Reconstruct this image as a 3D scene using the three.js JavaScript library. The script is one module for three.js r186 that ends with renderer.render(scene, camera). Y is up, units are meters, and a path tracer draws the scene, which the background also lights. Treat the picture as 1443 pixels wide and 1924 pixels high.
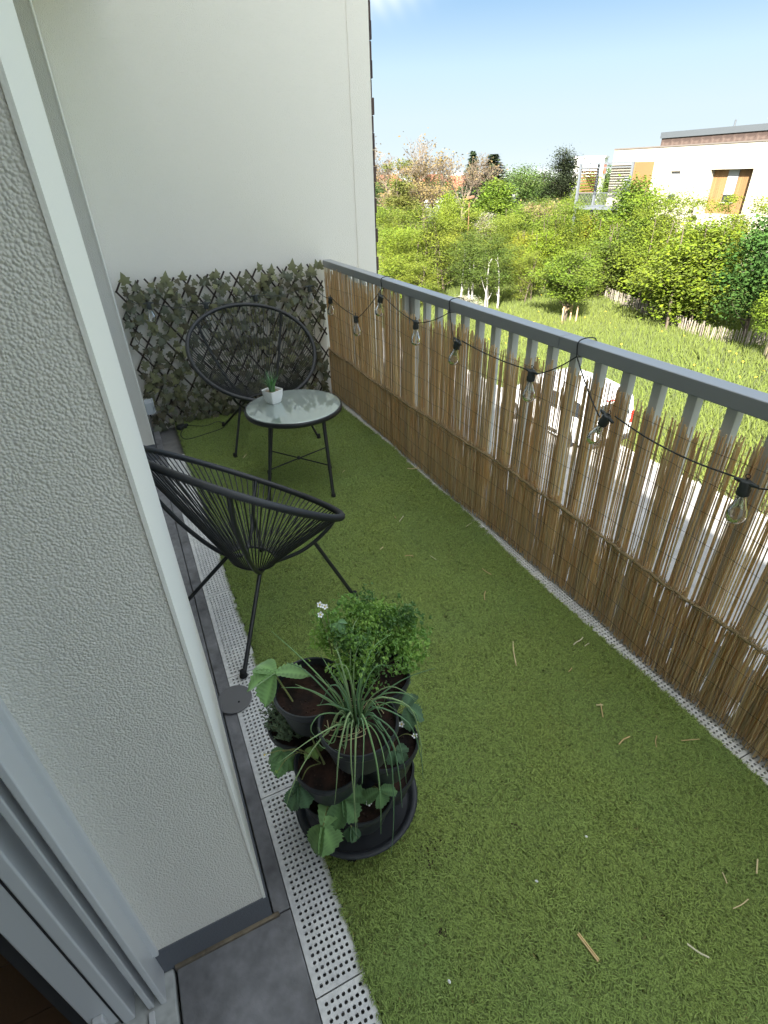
import * as THREE from 'three';
import { mergeGeometries, mergeVertices, toCreasedNormals } from 'three/addons/utils/BufferGeometryUtils.js';
import { RoundedBoxGeometry } from 'three/addons/geometries/RoundedBoxGeometry.js';

// ---------------------------------------------------------------- camera, sky, sun, exposure
// x runs across the balcony to the railing, -z runs along it, y = 0 is the turf; the street lies at y = -6
const scene = new THREE.Scene();
const camera = new THREE.PerspectiveCamera(87.78, 768 / 1024, 0.05, 900);
{
  const m = new THREE.Matrix4().makeBasis(new THREE.Vector3(0.905, -0.027, 0.4243), new THREE.Vector3(0.247, 0.846, -0.4733), new THREE.Vector3(-0.346, 0.5326, 0.7721));
  camera.quaternion.setFromRotationMatrix(m);
  camera.position.set(0, 1.62, 0);
}
const SUN = new THREE.Vector3(-0.58, 0.54, 0.61).normalize();
const sun = new THREE.DirectionalLight(new THREE.Color().setRGB(1, 0.95, 0.86), 2.0);
sun.position.copy(SUN).multiplyScalar(120); sun.castShadow = true; sun.shadow.radius = 1;
Object.assign(sun.shadow.camera, { left: -70, right: 70, top: 70, bottom: -70, near: 1, far: 320 });
sun.shadow.mapSize.set(4096, 4096);
scene.add(sun, sun.target);
const EXPOSURE = 11.2;

function makeSky() {
  const W = 1024, H = 512, d = new Float32Array(W * H * 4);
  const mixc = (a, b, t) => a.map((v, i) => v + (b[i] - v) * t);
  const ss = (a, b, x) => { const t = Math.min(1, Math.max(0, (x - a) / (b - a))); return t * t * (3 - 2 * t); };
  const hor = [0.082, 0.092, 0.097], low = [0.070, 0.085, 0.094], haze = [0.060, 0.081, 0.096], mid = [0.037, 0.060, 0.087], zen = [0.148, 0.160, 0.171];  // zen: extra brightness overhead, out of view, added to light the shaded balcony
  for (let j = 0; j < H; j++) {
    const el = ((j + 0.5) / H) * 180 - 90;
    for (let i = 0; i < W; i++) {
      let c;
      if (el < 0) c = [0.22, 0.23, 0.22];
      else if (el < 4) c = mixc(hor, low, 1 - (1 - el / 4) ** 2);
      else if (el < 7.5) c = mixc(low, haze, (el - 4) / 3.5);
      else if (el < 11.5) c = mixc(haze, mid, (el - 7.5) / 4);
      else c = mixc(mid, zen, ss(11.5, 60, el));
      const az = ((i + 0.5) / W) * Math.PI * 2 - Math.PI, ce = Math.cos(el * Math.PI / 180);
      const v = new THREE.Vector3(ce * Math.cos(az), Math.sin(el * Math.PI / 180), ce * Math.sin(az));
      const s = Math.max(0, v.dot(SUN)), glow = 0.6 * Math.pow(s, 24) + 0.25 * Math.pow(s, 4);   // bright haze around the sun
      // wisps of thin cloud a little above the horizon haze, some way apart all round
      let wisp = 0; for (let k = 0; k < 7; k++) { const ca = -1.13 + k * 0.8976, ce2 = (k * 5.3) % 7 + 12.2; let da = Math.atan2(Math.sin(az - ca), Math.cos(az - ca)); const dy = (el - ce2 - 6 * da) / 1.3; wisp = Math.max(wisp, Math.exp(-(da * da) / 0.0035 - dy * dy) * (0.75 + 0.25 * Math.sin(da * 260 + el * 3))); }
      // thin high cloud streaks all round the sky
      let n = 0, f = 1, a = 0.5;
      for (let o = 0; o < 4; o++) { n += a * (0.5 + 0.5 * Math.sin(v.x * 5.1 * f + 1.7 * o + 2.3 * Math.sin(v.z * 3.3 * f + o)) * Math.sin(v.z * 6.7 * f + 0.6 * o + v.y * 9 * f)); f *= 2.03; a *= 0.55; }
      const cl = Math.min(1, ss(0.60, 0.85, n) * ss(13, 20, el) * 0.4 + 0.6 * wisp);
      for (let k = 0; k < 3; k++) d[(j * W + i) * 4 + k] = c[k] * (1 - cl) + cl * [0.13, 0.132, 0.135][k] + glow * [0.8, 0.76, 0.69][k];
      d[(j * W + i) * 4 + 3] = 1;
    }
  }
  const t = new THREE.DataTexture(d, W, H, THREE.RGBAFormat, THREE.FloatType);
  t.mapping = THREE.EquirectangularReflectionMapping; t.magFilter = t.minFilter = THREE.LinearFilter; t.needsUpdate = true;
  return t;
}
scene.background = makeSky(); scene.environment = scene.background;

const renderer = new THREE.WebGLRenderer({ antialias: true });
renderer.setSize(768, 1024);
renderer.toneMapping = THREE.LinearToneMapping; renderer.toneMappingExposure = EXPOSURE;
renderer.shadowMap.enabled = true;

// ---------------------------------------------------------------- helpers
const V = (x, y, z) => new THREE.Vector3(x, y, z);
function rngOf(s) { let a = s >>> 0; return () => { a = (a + 0x6D2B79F5) | 0; let t = Math.imul(a ^ (a >>> 15), 1 | a); t = (t + Math.imul(t ^ (t >>> 7), 61 | t)) ^ t; return ((t ^ (t >>> 14)) >>> 0) / 4294967296; }; }
const gauss = r => { let s = 0; for (let i = 0; i < 6; i++) s += r(); return (s - 3) / 0.7071 / 1.0; };
const taken = {};
function numbered(n) { const k = taken[n] = (taken[n] ?? -1) + 1; return k ? `${n}_${String(k).padStart(3, '0')}` : n; }
function finish(o) { o.castShadow = o.receiveShadow = true; return o; }
function tag(o, label, category, group, kind) { o.userData.label = label; o.userData.category = category; if (group) o.userData.group = group; if (kind) o.userData.kind = kind; return o; }
function thing(name, label, category, [x, y, z] = [0, 0, 0], turn = 0, group) {
  const o = new THREE.Group(); o.name = numbered(name); o.position.set(x, y, z); o.rotation.y = turn; scene.add(o);
  return tag(o, label, category, group);
}
function part(name, geo, mat, parent) { const o = finish(new THREE.Mesh(geo, mat)); o.name = name; parent.add(o); return o; }
function single(name, geo, mat, label, category, group) { const o = finish(new THREE.Mesh(geo, mat)); o.name = numbered(name); scene.add(o); return tag(o, label, category, group); }
function struct(name, geo, mat, label) { const o = finish(new THREE.Mesh(geo, mat)); o.name = numbered(name); o.userData.kind = 'structure'; if (label) o.userData.label = label; scene.add(o); return o; }
function copyOf(root, label) { const c = root.clone(); c.name = numbered(root.name.replace(/_\d{3}$/, '')); scene.add(c); c.userData = { ...root.userData, label: label ?? root.userData.label }; return c; }
// uv in metres from the face direction
function metreUV(g, s = 1) {
  g = g.index ? g.toNonIndexed() : g;
  const p = g.attributes.position, uv = new Float32Array(p.count * 2), a = V(), b = V(), c = V();
  for (let i = 0; i < p.count; i += 3) {
    a.fromBufferAttribute(p, i); b.fromBufferAttribute(p, i + 1); c.fromBufferAttribute(p, i + 2);
    const n = b.clone().sub(a).cross(c.clone().sub(a)), ax = Math.abs(n.x), ay = Math.abs(n.y), az = Math.abs(n.z);
    [a, b, c].forEach((q, k) => { const [u, v] = ax >= ay && ax >= az ? [q.z, q.y] : ay >= az ? [q.x, q.z] : [q.x, q.y]; uv[(i + k) * 2] = u * s; uv[(i + k) * 2 + 1] = v * s; });
  }
  g.setAttribute('uv', new THREE.BufferAttribute(uv, 2)); return g;
}
const boxAt = (x0, x1, y0, y1, z0, z1) => metreUV(new THREE.BoxGeometry(x1 - x0, y1 - y0, z1 - z0).translate((x0 + x1) / 2, (y0 + y1) / 2, (z0 + z1) / 2));
const rbox = (x0, x1, y0, y1, z0, z1, r = 0.004) => { const g = new RoundedBoxGeometry(x1 - x0, y1 - y0, z1 - z0, 2, r); g.translate((x0 + x1) / 2, (y0 + y1) / 2, (z0 + z1) / 2); return metreUV(g); };
// tapered tube along points; r is a number or function of 0..1
function tube(pts, r, sides = 8, segs, closed = false) {
  const curve = pts instanceof THREE.Curve ? pts : pts.length === 2 ? new THREE.LineCurve3(pts[0], pts[1]) : new THREE.CatmullRomCurve3(pts, closed, 'centripetal');
  segs ??= pts instanceof THREE.Curve ? 40 : pts.length === 2 ? 1 : (pts.length - 1) * 6;
  const g = new THREE.TubeGeometry(curve, segs, 1, sides, closed), p = g.attributes.position, c = V();
  for (let i = 0; i <= segs; i++) {
    const t = i / segs, rr = typeof r === 'function' ? r(t) : r; curve.getPointAt(t, c);
    for (let j = 0; j <= sides; j++) { const k = i * (sides + 1) + j; p.setXYZ(k, c.x + (p.getX(k) - c.x) * rr, c.y + (p.getY(k) - c.y) * rr, c.z + (p.getZ(k) - c.z) * rr); }
  }
  if (!closed) { // end caps
    const idx = Array.from(g.index.array), n = segs * (sides + 1);
    for (let j = 1; j < sides - 1; j++) { idx.push(0, j, j + 1, n, n + j + 1, n + j); }
    g.setIndex(idx);
  }
  return g;
}
const cyl = (a, b, r0, r1 = r0, sides = 8) => tube([a, b], t => r0 + (r1 - r0) * t, sides, 1);
const lathe = (pts, seg = 24) => new THREE.LatheGeometry(pts.map(p => new THREE.Vector2(p[0], p[1])), seg);
// unit cylinder y 0..1 placed between two points: shared geometry for many alike pieces
const UNIT6 = new THREE.CylinderGeometry(1, 1, 1, 6, 1).translate(0, 0.5, 0);
function between(name, a, b, r, mat, parent, geo = UNIT6) {
  const o = part(name, geo, mat, parent), d = b.clone().sub(a); o.position.copy(a); o.scale.set(r, d.length(), r); o.quaternion.setFromUnitVectors(V(0, 1, 0), d.normalize()); return o;
}
// triangles gathered by hand
class Tri {
  constructor() { this.p = []; this.c = []; }
  tri(a, b, c, col) { this.p.push(a.x, a.y, a.z, b.x, b.y, b.z, c.x, c.y, c.z); if (col) for (let i = 0; i < 3; i++) this.c.push(...col); }
  quad(a, b, c, d, col) { this.tri(a, b, c, col); this.tri(a, c, d, col); }
  build(smooth = false) {
    let g = new THREE.BufferGeometry(); g.setAttribute('position', new THREE.Float32BufferAttribute(this.p, 3));
    if (this.c.length) g.setAttribute('color', new THREE.Float32BufferAttribute(this.c, 3));
    if (smooth) g = mergeVertices(g, 1e-5);
    g.computeVertexNormals(); return g;
  }
}
// ---- textures
function dataTex(S, fn, { srgb = false, repeat = [1, 1] } = {}) {
  const d = new Uint8Array(S * S * 4);
  for (let j = 0; j < S; j++) for (let i = 0; i < S; i++) { const c = fn(i / S, j / S, i, j), k = (j * S + i) * 4; if (typeof c === 'number') d[k] = d[k + 1] = d[k + 2] = Math.max(0, Math.min(255, c * 255)); else for (let q = 0; q < 3; q++) d[k + q] = Math.max(0, Math.min(255, c[q] * 255)); d[k + 3] = 255; }
  const t = new THREE.DataTexture(d, S, S); t.wrapS = t.wrapT = THREE.RepeatWrapping; t.magFilter = t.minFilter = THREE.LinearFilter; t.repeat.set(...repeat);
  if (srgb) t.colorSpace = THREE.SRGBColorSpace; t.needsUpdate = true; return t;
}
function valueNoise(seed, P) { // tileable with period P cells
  const r = rngOf(seed), g = new Float32Array(P * P).map(() => r());
  return (u, v) => { const x = ((u * P) % P + P) % P, y = ((v * P) % P + P) % P, i = Math.floor(x), j = Math.floor(y), a = x - i, b = y - j, sa = a * a * (3 - 2 * a), sb = b * b * (3 - 2 * b), i1 = (i + 1) % P, j1 = (j + 1) % P; return (g[j * P + i] * (1 - sa) + g[j * P + i1] * sa) * (1 - sb) + (g[j1 * P + i] * (1 - sa) + g[j1 * P + i1] * sa) * sb; };
}
function fbm(seed, P, oct = 4, gain = 0.5) { const ns = Array.from({ length: oct }, (_, o) => valueNoise(seed + o * 17, P * 2 ** o)); return (u, v) => { let s = 0, a = 1, w = 0; for (const n of ns) { s += a * n(u, v); w += a; a *= gain; } return s / w; }; }
function cells(seed, P) { const r = rngOf(seed), g = new Float32Array(P * P * 2).map(() => r()); return (u, v) => { const x = u * P, y = v * P, i = Math.floor(x), j = Math.floor(y); let m = 9; for (let dj = -1; dj < 2; dj++) for (let di = -1; di < 2; di++) { const k = (((j + dj) % P + P) % P * P + ((i + di) % P + P) % P) * 2, dx = i + di + g[k] - x, dy = j + dj + g[k + 1] - y; m = Math.min(m, dx * dx + dy * dy); } return Math.sqrt(m); }; }
const rep = (t, u, v = u) => { const c = t.clone(); c.repeat.set(u, v); c.needsUpdate = true; return c; };
const lin = (r, g, b) => new THREE.Color().setRGB(r, g, b);
const std = o => new THREE.MeshStandardMaterial(o), phys = o => new THREE.MeshPhysicalMaterial(o);

const grainA = cells(3, 110), grainB = cells(5, 64), soft = fbm(11, 6, 5), softB = fbm(23, 3, 4), fine = fbm(31, 90, 3);
const stuccoBump = dataTex(1024, (u, v) => { const w = (soft(u, v) - 0.5) * 0.02; return 0.62 * Math.max(0, 1 - grainA(u + w, v - w) * 1.25) + 0.3 * Math.max(0, 1 - grainB(u - w, v + w)) + 0.15 * fine(u, v); });
const fineBump = dataTex(512, (u, v) => fine(u, v) * 0.7 + 0.3 * soft(u, v));
const blotch = (lo, hi, seed) => { const n = fbm(seed, 4, 5, 0.6), k = fbm(seed + 3, 40, 2); return dataTex(512, (u, v) => { const t = Math.min(1, Math.max(0, (n(u, v) - 0.3) * 2.2)), q = (k(u, v) - 0.5) * 0.14; return lo.map((a, i) => a + (hi[i] - a) * t + q * (a + 0.1)); }, { srgb: true }); };

const M = {
  stucco: std({ color: lin(0.79, 0.76, 0.695), roughness: 0.95, bumpMap: rep(stuccoBump, 1 / 0.44), bumpScale: 0.0026 }),
  stuccoFine: std({ color: lin(0.84, 0.81, 0.745), roughness: 0.95, bumpMap: rep(stuccoBump, 1 / 0.50), bumpScale: 0.0026 }),
  smoothRender: std({ color: lin(0.88, 0.86, 0.80), roughness: 0.85, bumpMap: rep(fineBump, 3), bumpScale: 0.0008 }),
  soffit: std({ color: lin(0.62, 0.47, 0.17), roughness: 0.8 }),
  plinth: std({ color: lin(0.115, 0.122, 0.138), roughness: 0.92, bumpMap: rep(fineBump, 4), bumpScale: 0.0012 }),
  sill: std({ map: rep(blotch([0.36, 0.36, 0.37], [0.56, 0.56, 0.57], 71), 1.7), roughness: 0.8, bumpMap: rep(fineBump, 3), bumpScale: 0.001 }),
  sillEdge: std({ map: rep(blotch([0.34, 0.31, 0.27], [0.55, 0.50, 0.42], 75), 4), roughness: 0.95 }),
  threshold: std({ map: rep(blotch([0.62, 0.63, 0.62], [0.74, 0.75, 0.74], 77), 2), roughness: 0.7 }),
  concrete: std({ map: rep(blotch([0.42, 0.42, 0.42], [0.55, 0.54, 0.53], 79), 0.7), roughness: 0.95 }),
  frame: phys({ color: lin(0.62, 0.63, 0.64), roughness: 0.38, clearcoat: 0.25, clearcoatRoughness: 0.3 }),
  gasket: std({ color: lin(0.02, 0.02, 0.022), roughness: 0.8 }),
  glass: phys({ color: lin(0.93, 0.97, 0.95), roughness: 0.02, transmission: 1, thickness: 0, ior: 1.5 }),
  grate: std({ map: rep(blotch([0.82, 0.82, 0.82], [0.89, 0.89, 0.88], 81), 2.2), roughness: 0.75, bumpMap: rep(fineBump, 5), bumpScale: 0.0005 }),
  channel: std({ color: lin(0.03, 0.03, 0.03), roughness: 1 }),
  railPaint: phys({ color: lin(0.27, 0.285, 0.305), roughness: 0.42, metalness: 0.1, clearcoat: 0.3, clearcoatRoughness: 0.35 }),
  balusterPaint: phys({ color: lin(0.52, 0.52, 0.52), roughness: 0.5, clearcoat: 0.15 }),
  wire: std({ color: lin(0.07, 0.055, 0.04), roughness: 0.7 }),
  cable: std({ color: lin(0.018, 0.02, 0.02), roughness: 0.55 }),
  holder: std({ color: lin(0.03, 0.036, 0.036), roughness: 0.5 }),
  bulb: phys({ color: lin(0.99, 0.985, 0.97), roughness: 0.0, transmission: 1, thickness: 0.001, ior: 1.5 }),
  brass: std({ color: lin(0.55, 0.38, 0.16), roughness: 0.4, metalness: 0.8 }),
  blackMetal: phys({ color: lin(0.018, 0.020, 0.022), roughness: 0.42, clearcoat: 0.2, clearcoatRoughness: 0.4 }),
  cord: std({ color: lin(0.022, 0.023, 0.025), roughness: 0.5 }),
  rimCord: std({ color: lin(0.026, 0.028, 0.031), roughness: 0.5 }),
  rubber: std({ color: lin(0.012, 0.012, 0.012), roughness: 0.8 }),
  tableGlass: phys({ color: lin(0.46, 0.53, 0.50), roughness: 0.03, metalness: 0.55, ior: 1.9 }),
  white: phys({ color: lin(0.80, 0.80, 0.80), roughness: 0.3, clearcoat: 0.4 }),
  planter: phys({ color: lin(0.026, 0.029, 0.034), roughness: 0.5, bumpMap: rep(fineBump, 6), bumpScale: 0.0004 }),
  soil: std({ map: rep(blotch([0.10, 0.06, 0.045], [0.26, 0.17, 0.13], 91), 6), roughness: 1 }),
  slat: std({ color: lin(0.035, 0.022, 0.017), roughness: 0.8 }),
  plasticGrey: std({ color: lin(0.42, 0.46, 0.50), roughness: 0.5 }),
  disc: std({ color: lin(0.15, 0.15, 0.155), roughness: 0.6 }),
};
// ---------------------------------------------------------------- the setting: ground, road, meadow
const GY = -6;
{
  struct('ground', new THREE.PlaneGeometry(700, 700).rotateX(-Math.PI / 2).translate(120, GY - 0.012, -120), std({ map: rep(blotch([0.26, 0.31, 0.10], [0.38, 0.42, 0.16], 101), 90), roughness: 1 }), 'grassy ground beyond the street');
  const road = boxAt(1.9, 13.3, GY - 0.2, GY, -90, 30); struct('street', road, std({ map: rep(blotch([0.50, 0.495, 0.49], [0.60, 0.59, 0.58], 103), 0.12), roughness: 0.95 }), 'pale paved street in the shade of the building');
  const k = struct('kerb', boxAt(13.3, 13.46, GY - 0.2, GY + 0.1, -90, 30), std({ color: lin(0.5, 0.49, 0.47), roughness: 0.9 }));
  // meadow: tufts of long grass
  const r = rngOf(7), t = new Tri();
  for (let b = 0; b < 11; b++) {
    const a = r() * 6.28, d = r() * 0.1, x = Math.cos(a) * d, z = Math.sin(a) * d, h = 0.16 + r() * 0.26, l = 0.05 + r() * 0.16, w = 0.012 + r() * 0.012, q = r() * 6.28;
    const ox = Math.cos(q) * w, oz = Math.sin(q) * w, lx = Math.cos(a) * l, lz = Math.sin(a) * l, s = 0.75 + r() * 0.5, col = [s, s, s * 0.9];
    t.quad(V(x - ox, 0, z - oz), V(x + ox, 0, z + oz), V(x + ox * 0.8 + lx * 0.4, h * 0.6, z + oz * 0.8 + lz * 0.4), V(x - ox * 0.8 + lx * 0.4, h * 0.6, z - oz * 0.8 + lz * 0.4), col);
    t.tri(V(x - ox * 0.8 + lx * 0.4, h * 0.6, z - oz * 0.8 + lz * 0.4), V(x + ox * 0.8 + lx * 0.4, h * 0.6, z + oz * 0.8 + lz * 0.4), V(x + lx, h, z + lz), col);
  }
  const N = 70000, g = new THREE.InstancedMesh(t.build(), phys({ color: lin(1, 1, 1), vertexColors: true, roughness: 1, transmission: 0.35, thickness: 0 }), N), m = new THREE.Matrix4(), c = new THREE.Color(), patch = fbm(55, 5, 4);
  for (let i = 0; i < N; i++) {
    // denser nearby: distance from the street falls off
    const u = Math.pow(r(), 1.7), x = 13.5 + u * 45, z = 6 - r() * (34 + u * 60), s = 0.75 + r() * 0.7 + u * 0.9;
    m.compose(V(x, GY - 0.02, z), new THREE.Quaternion().setFromAxisAngle(V(0, 1, 0), r() * 6.28), V(s, s * (0.7 + 0.6 * patch(x / 30, z / 30)), s)); g.setMatrixAt(i, m);
    const p = patch(x / 40 + 0.3, z / 40), y = r(); c.setRGB(0.088 + 0.05 * p + 0.018 * y, 0.132 + 0.036 * p + 0.018 * y, 0.013 + 0.009 * y); g.setColorAt(i, c);
  }
  g.name = 'meadow_grass'; finish(g); scene.add(g); tag(g, 'long bright green meadow grass beyond the street', 'grass', null, 'stuff');
  const ft = new Tri(); for (let k = 0; k < 6; k++) { const a = k * 1.047; ft.tri(V(0, 0, 0), V(Math.cos(a) * 0.05, 0.015, Math.sin(a) * 0.05), V(Math.cos(a + 0.9) * 0.05, 0.015, Math.sin(a + 0.9) * 0.05)); }
  const F = 60, fl = new THREE.InstancedMesh(ft.build(), std({ color: lin(0.75, 0.55, 0.03), roughness: 0.8 }), F);
  for (let i = 0; i < F; i++) { const cx = [22.5, 25, 17, 24, 20, 28][i % 6], cz = [-13.5, -16, -22, -24, -18, -31][i % 6]; m.compose(V(cx + gauss(r) * 1.5, GY + 0.3 + r() * 0.15, cz + gauss(r) * 1.5), new THREE.Quaternion().setFromEuler(new THREE.Euler(r(), r() * 6, r())), V(1, 1, 1)); fl.setMatrixAt(i, m); }
  fl.name = 'buttercup_flowers'; finish(fl); scene.add(fl); tag(fl, 'scattered yellow buttercups in the meadow grass', 'flowers', null, 'stuff');
}
// ---------------------------------------------------------------- the building round the balcony
const CX = -0.045;                                    // outer face of the window piers
const building = thing('apartment_building', 'white rendered apartment building whose recessed balcony one stands on', 'building');
{
  const B = building;
  // balcony floor slab, far partition wall, soffit, storeys above and below
  const fl = struct('balcony_floor', boxAt(-0.36, 1.66, -0.26, -0.045, -4.36, 3.4), M.concrete, 'bare concrete slab under the turf and grates');
  part('partition_wall', boxAt(-6, 1.95, -0.26, 3.6, -4.66, -4.36), M.stuccoFine, B);
  part('insulation_strip', boxAt(1.795, 1.953, 0.0, 3.5, -4.40, -4.354), M.stuccoFine, B);
  part('end_wall', boxAt(-6, CX, -0.26, 2.9, 3.4, 3.7), M.stuccoFine, B);
  part('soffit', boxAt(CX - 0.3, 0.3, 2.72, 2.9, -4.36, 3.4), M.soffit, B);
  part('upper_storeys', boxAt(-6, CX - 0.005, 2.91, 4.94, -11, 24), M.stuccoFine, B);
  part('lower_storeys', boxAt(-6, 1.5, GY - 0.3, -0.27, -11, 24), M.stuccoFine, B);
  part('neighbour_storey', boxAt(-6, 1.95, -0.26, 2.905, -11, -4.67), M.stuccoFine, B);
  part('neighbour_storey', boxAt(-6, CX, -0.26, 2.905, 3.71, 24), M.stuccoFine, B);
  part('room_wall', boxAt(-4.6, -4.4, -0.26, 2.9, -4.35, 3.4), M.smoothRender, B);
  // piers between the windows: coarse render on the reveal, a smooth strip on the outer face
  const pier = (z0, z1) => {
    const p = part('window_pier', boxAt(CX - 0.29, CX - 0.003, 0.105, 2.7, z1 + 0.002, z0), M.stucco, B);
    part('corner_render', boxAt(CX - 0.006, CX, 0.105, 2.7, z1 - 0.0, z0 + 0.003), M.smoothRender, p);
    part('plinth', boxAt(CX - 0.288, CX + 0.003, -0.05, 0.105, z1 + 0.004, z0 + 0.003), M.plinth, p);
  };
  pier(-0.70, -1.42); pier(-3.72, -4.356);
  part('window_pier', boxAt(CX - 0.29, CX, -0.05, 2.7, 1.9, 3.4), M.stucco, B);
  part('lintel', boxAt(CX - 0.29, CX, 2.45, 2.695, -3.72, -1.42), M.smoothRender, B);
  part('lintel', boxAt(CX - 0.29, CX, 2.45, 2.695, -0.70, 1.9), M.smoothRender, B);
  // dark brick cladding seen edge on at the end of the partition wall
  const bm = [lin(0.075, 0.05, 0.048), lin(0.095, 0.065, 0.058), lin(0.06, 0.045, 0.048)].map(c => std({ color: c, roughness: 0.95, bumpMap: rep(fineBump, 6), bumpScale: 0.003 }));
  const bg = rbox(0, 0.036, 0, 0.101, -0.24, 0, 0.004), r = rngOf(17), cl = part('brick_cladding', boxAt(1.951, 1.958, -2.0, 3.5, -5.4, -4.41), std({ color: lin(0.2, 0.19, 0.18), roughness: 1 }), B);
  for (let k = 0; k < 52; k++) for (let j = 0; j < 3; j++) { const o = part('brick', bg, bm[(r() * 3) | 0], cl); o.position.set(1.956 + (r() - 0.5) * 0.008, -1.95 + k * 0.104, -4.39 - j * 0.25 - (k % 2) * 0.02 + (r() - 0.5) * 0.004); }
}
{ // indoors: wooden floor seen through the open door
  const r = rngOf(29), woods = [[0.085, 0.045, 0.025], [0.10, 0.052, 0.028], [0.075, 0.04, 0.022]].map(c => std({ color: lin(...c), roughness: 0.45, bumpMap: rep(fineBump, 2), bumpScale: 0.0006 }));
  const f = struct('room_floor', boxAt(-4.4, -0.48, -0.26, -0.05, -4.35, 3.4), std({ color: lin(0.05, 0.03, 0.02), roughness: 0.9 }), 'dark wooden floor of the room behind the sliding door');
  const pg = boxAt(0, 1.198, -0.012, 0, 0, 0.138);
  for (let i = 0; i < 3; i++) for (let j = 0; j < 20; j++) { const o = part('floorboard', pg, woods[(r() * 3) | 0], f); o.position.set(-0.49 - 1.2 * (i + 1) + (j % 2) * 0.0, -0.037, -1.6 + j * 0.14); }
  const ch = thing('dining_chair', 'black metal chair standing in the dark room behind the sliding door', 'chair', [-0.95, -0.037, -0.62], 0.5);
  part('seat', rbox(-0.21, 0.21, 0.43, 0.465, -0.21, 0.21, 0.015), M.cable, ch); part('backrest', rbox(-0.2, 0.2, 0.62, 0.9, -0.225, -0.2, 0.012), M.cable, ch);
  for (const sx of [-1, 1]) { part('leg', cyl(V(sx * 0.18, 0.435, 0.18), V(sx * 0.21, 0, 0.21), 0.014, 0.012), M.blackMetal, ch); part('leg', tube([V(sx * 0.21, 0, -0.22), V(sx * 0.18, 0.435, -0.19), V(sx * 0.18, 0.88, -0.215)], 0.013), M.blackMetal, ch); }
}
{ // sliding door: jamb profiles beside the reveal, threshold, leaf and second window
  const d = thing('sliding_door_frame', 'pale grey metal sliding door frame with stepped vertical profiles by the doorway', 'door frame');
  const y0 = 0.0, y1 = 2.45;
  part('cover_strip', rbox(-0.335, -0.300, 0.1, y1, -0.712, -0.690, 0.003), M.frame, d);
  part('outer_jamb', rbox(-0.325, -0.312, y0, y1, -0.715, -0.634, 0.003), M.frame, d);
  part('seal', boxAt(-0.337, -0.3255, y0, y1, -0.72, -0.69), M.gasket, d);
  part('guide_rail', rbox(-0.352, -0.339, y0, y1, -0.715, -0.637, 0.003), M.frame, d);
  part('jamb_back', boxAt(-0.39, -0.3525, y0, y1, -0.722, -0.694), M.frame, d);
  part('inner_jamb', rbox(-0.405, -0.380, y0, y1, -0.715, -0.636, 0.004), M.frame, d);
  part('seal', boxAt(-0.410, -0.4055, y0, y1, -0.70, -0.640), M.gasket, d);
  const leaf = part('leaf_stile', rbox(-0.46, -0.411, y0 + 0.01, y1, -0.72, -0.642, 0.004), M.frame, d);
  part('latch', rbox(-0.448, -0.424, 0.055, 0.09, -0.643, -0.628, 0.005), M.frame, leaf);
  part('inner_trim', rbox(-0.49, -0.462, y0, y1, -0.72, -0.655, 0.003), M.gasket, d);
  part('head_rail', rbox(-0.46, -0.312, y1 - 0.06, y1 - 0.004, -0.63, 1.89, 0.004), M.frame, d);
  const th = thing('door_threshold', 'light grey door threshold at the foot of the sliding door', 'threshold');
  part('threshold_block', rbox(-0.479, -0.291, -0.19, -0.003, -0.698, 1.88, 0.006), M.threshold, th);
  part('track', rbox(-0.352, -0.339, -0.0025, 0.008, -0.63, 1.88, 0.002), M.frame, th);
  const w = thing('balcony_window', 'tall closed glass window between the two white piers behind the chair', 'window');
  const zf = [-1.425, -3.715];
  part('side_frame', rbox(-0.40, -0.32, 0.0, 2.45, zf[0] - 0.07, zf[0], 0.004), M.frame, w); part('side_frame', rbox(-0.40, -0.32, 0.0, 2.45, zf[1], zf[1] + 0.07, 0.004), M.frame, w);
  part('sill_frame', rbox(-0.40, -0.32, 0.0, 0.09, zf[1] + 0.071, zf[0] - 0.071, 0.004), M.frame, w); part('head_frame', rbox(-0.40, -0.32, 2.37, 2.449, zf[1] + 0.071, zf[0] - 0.071, 0.004), M.frame, w);
  part('mullion', rbox(-0.40, -0.32, 0.091, 2.369, -2.61, -2.53, 0.004), M.frame, w);
  part('pane', boxAt(-0.366, -0.354, 0.091, 2.369, -2.529, zf[0] - 0.071), M.glass, w); part('pane', boxAt(-0.366, -0.354, 0.091, 2.369, zf[1] + 0.071, -2.611), M.glass, w);
  // stone sill strip along the wall, wider at the doorway
  const s = thing('stone_sill', 'dark grey stained stone sill running along the wall to the doorway', 'sill');
  part('slab', rbox(CX + 0.006, 0.004, -0.046, -0.004, -4.34, -0.697, 0.003), M.sill, s);
  part('slab', rbox(-0.284, 0.004, -0.046, -0.0035, -0.694, 1.88, 0.004), M.sill, s);
  part('slab', rbox(-0.30, CX + 0.003, -0.046, -0.006, -3.71, -1.43, 0.003), M.sill, s);
  part('mortar_joint', rbox(-0.287, CX + 0.02, -0.02, 0.006, -0.699, -0.688, 0.003), M.sillEdge, s);
}
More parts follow.
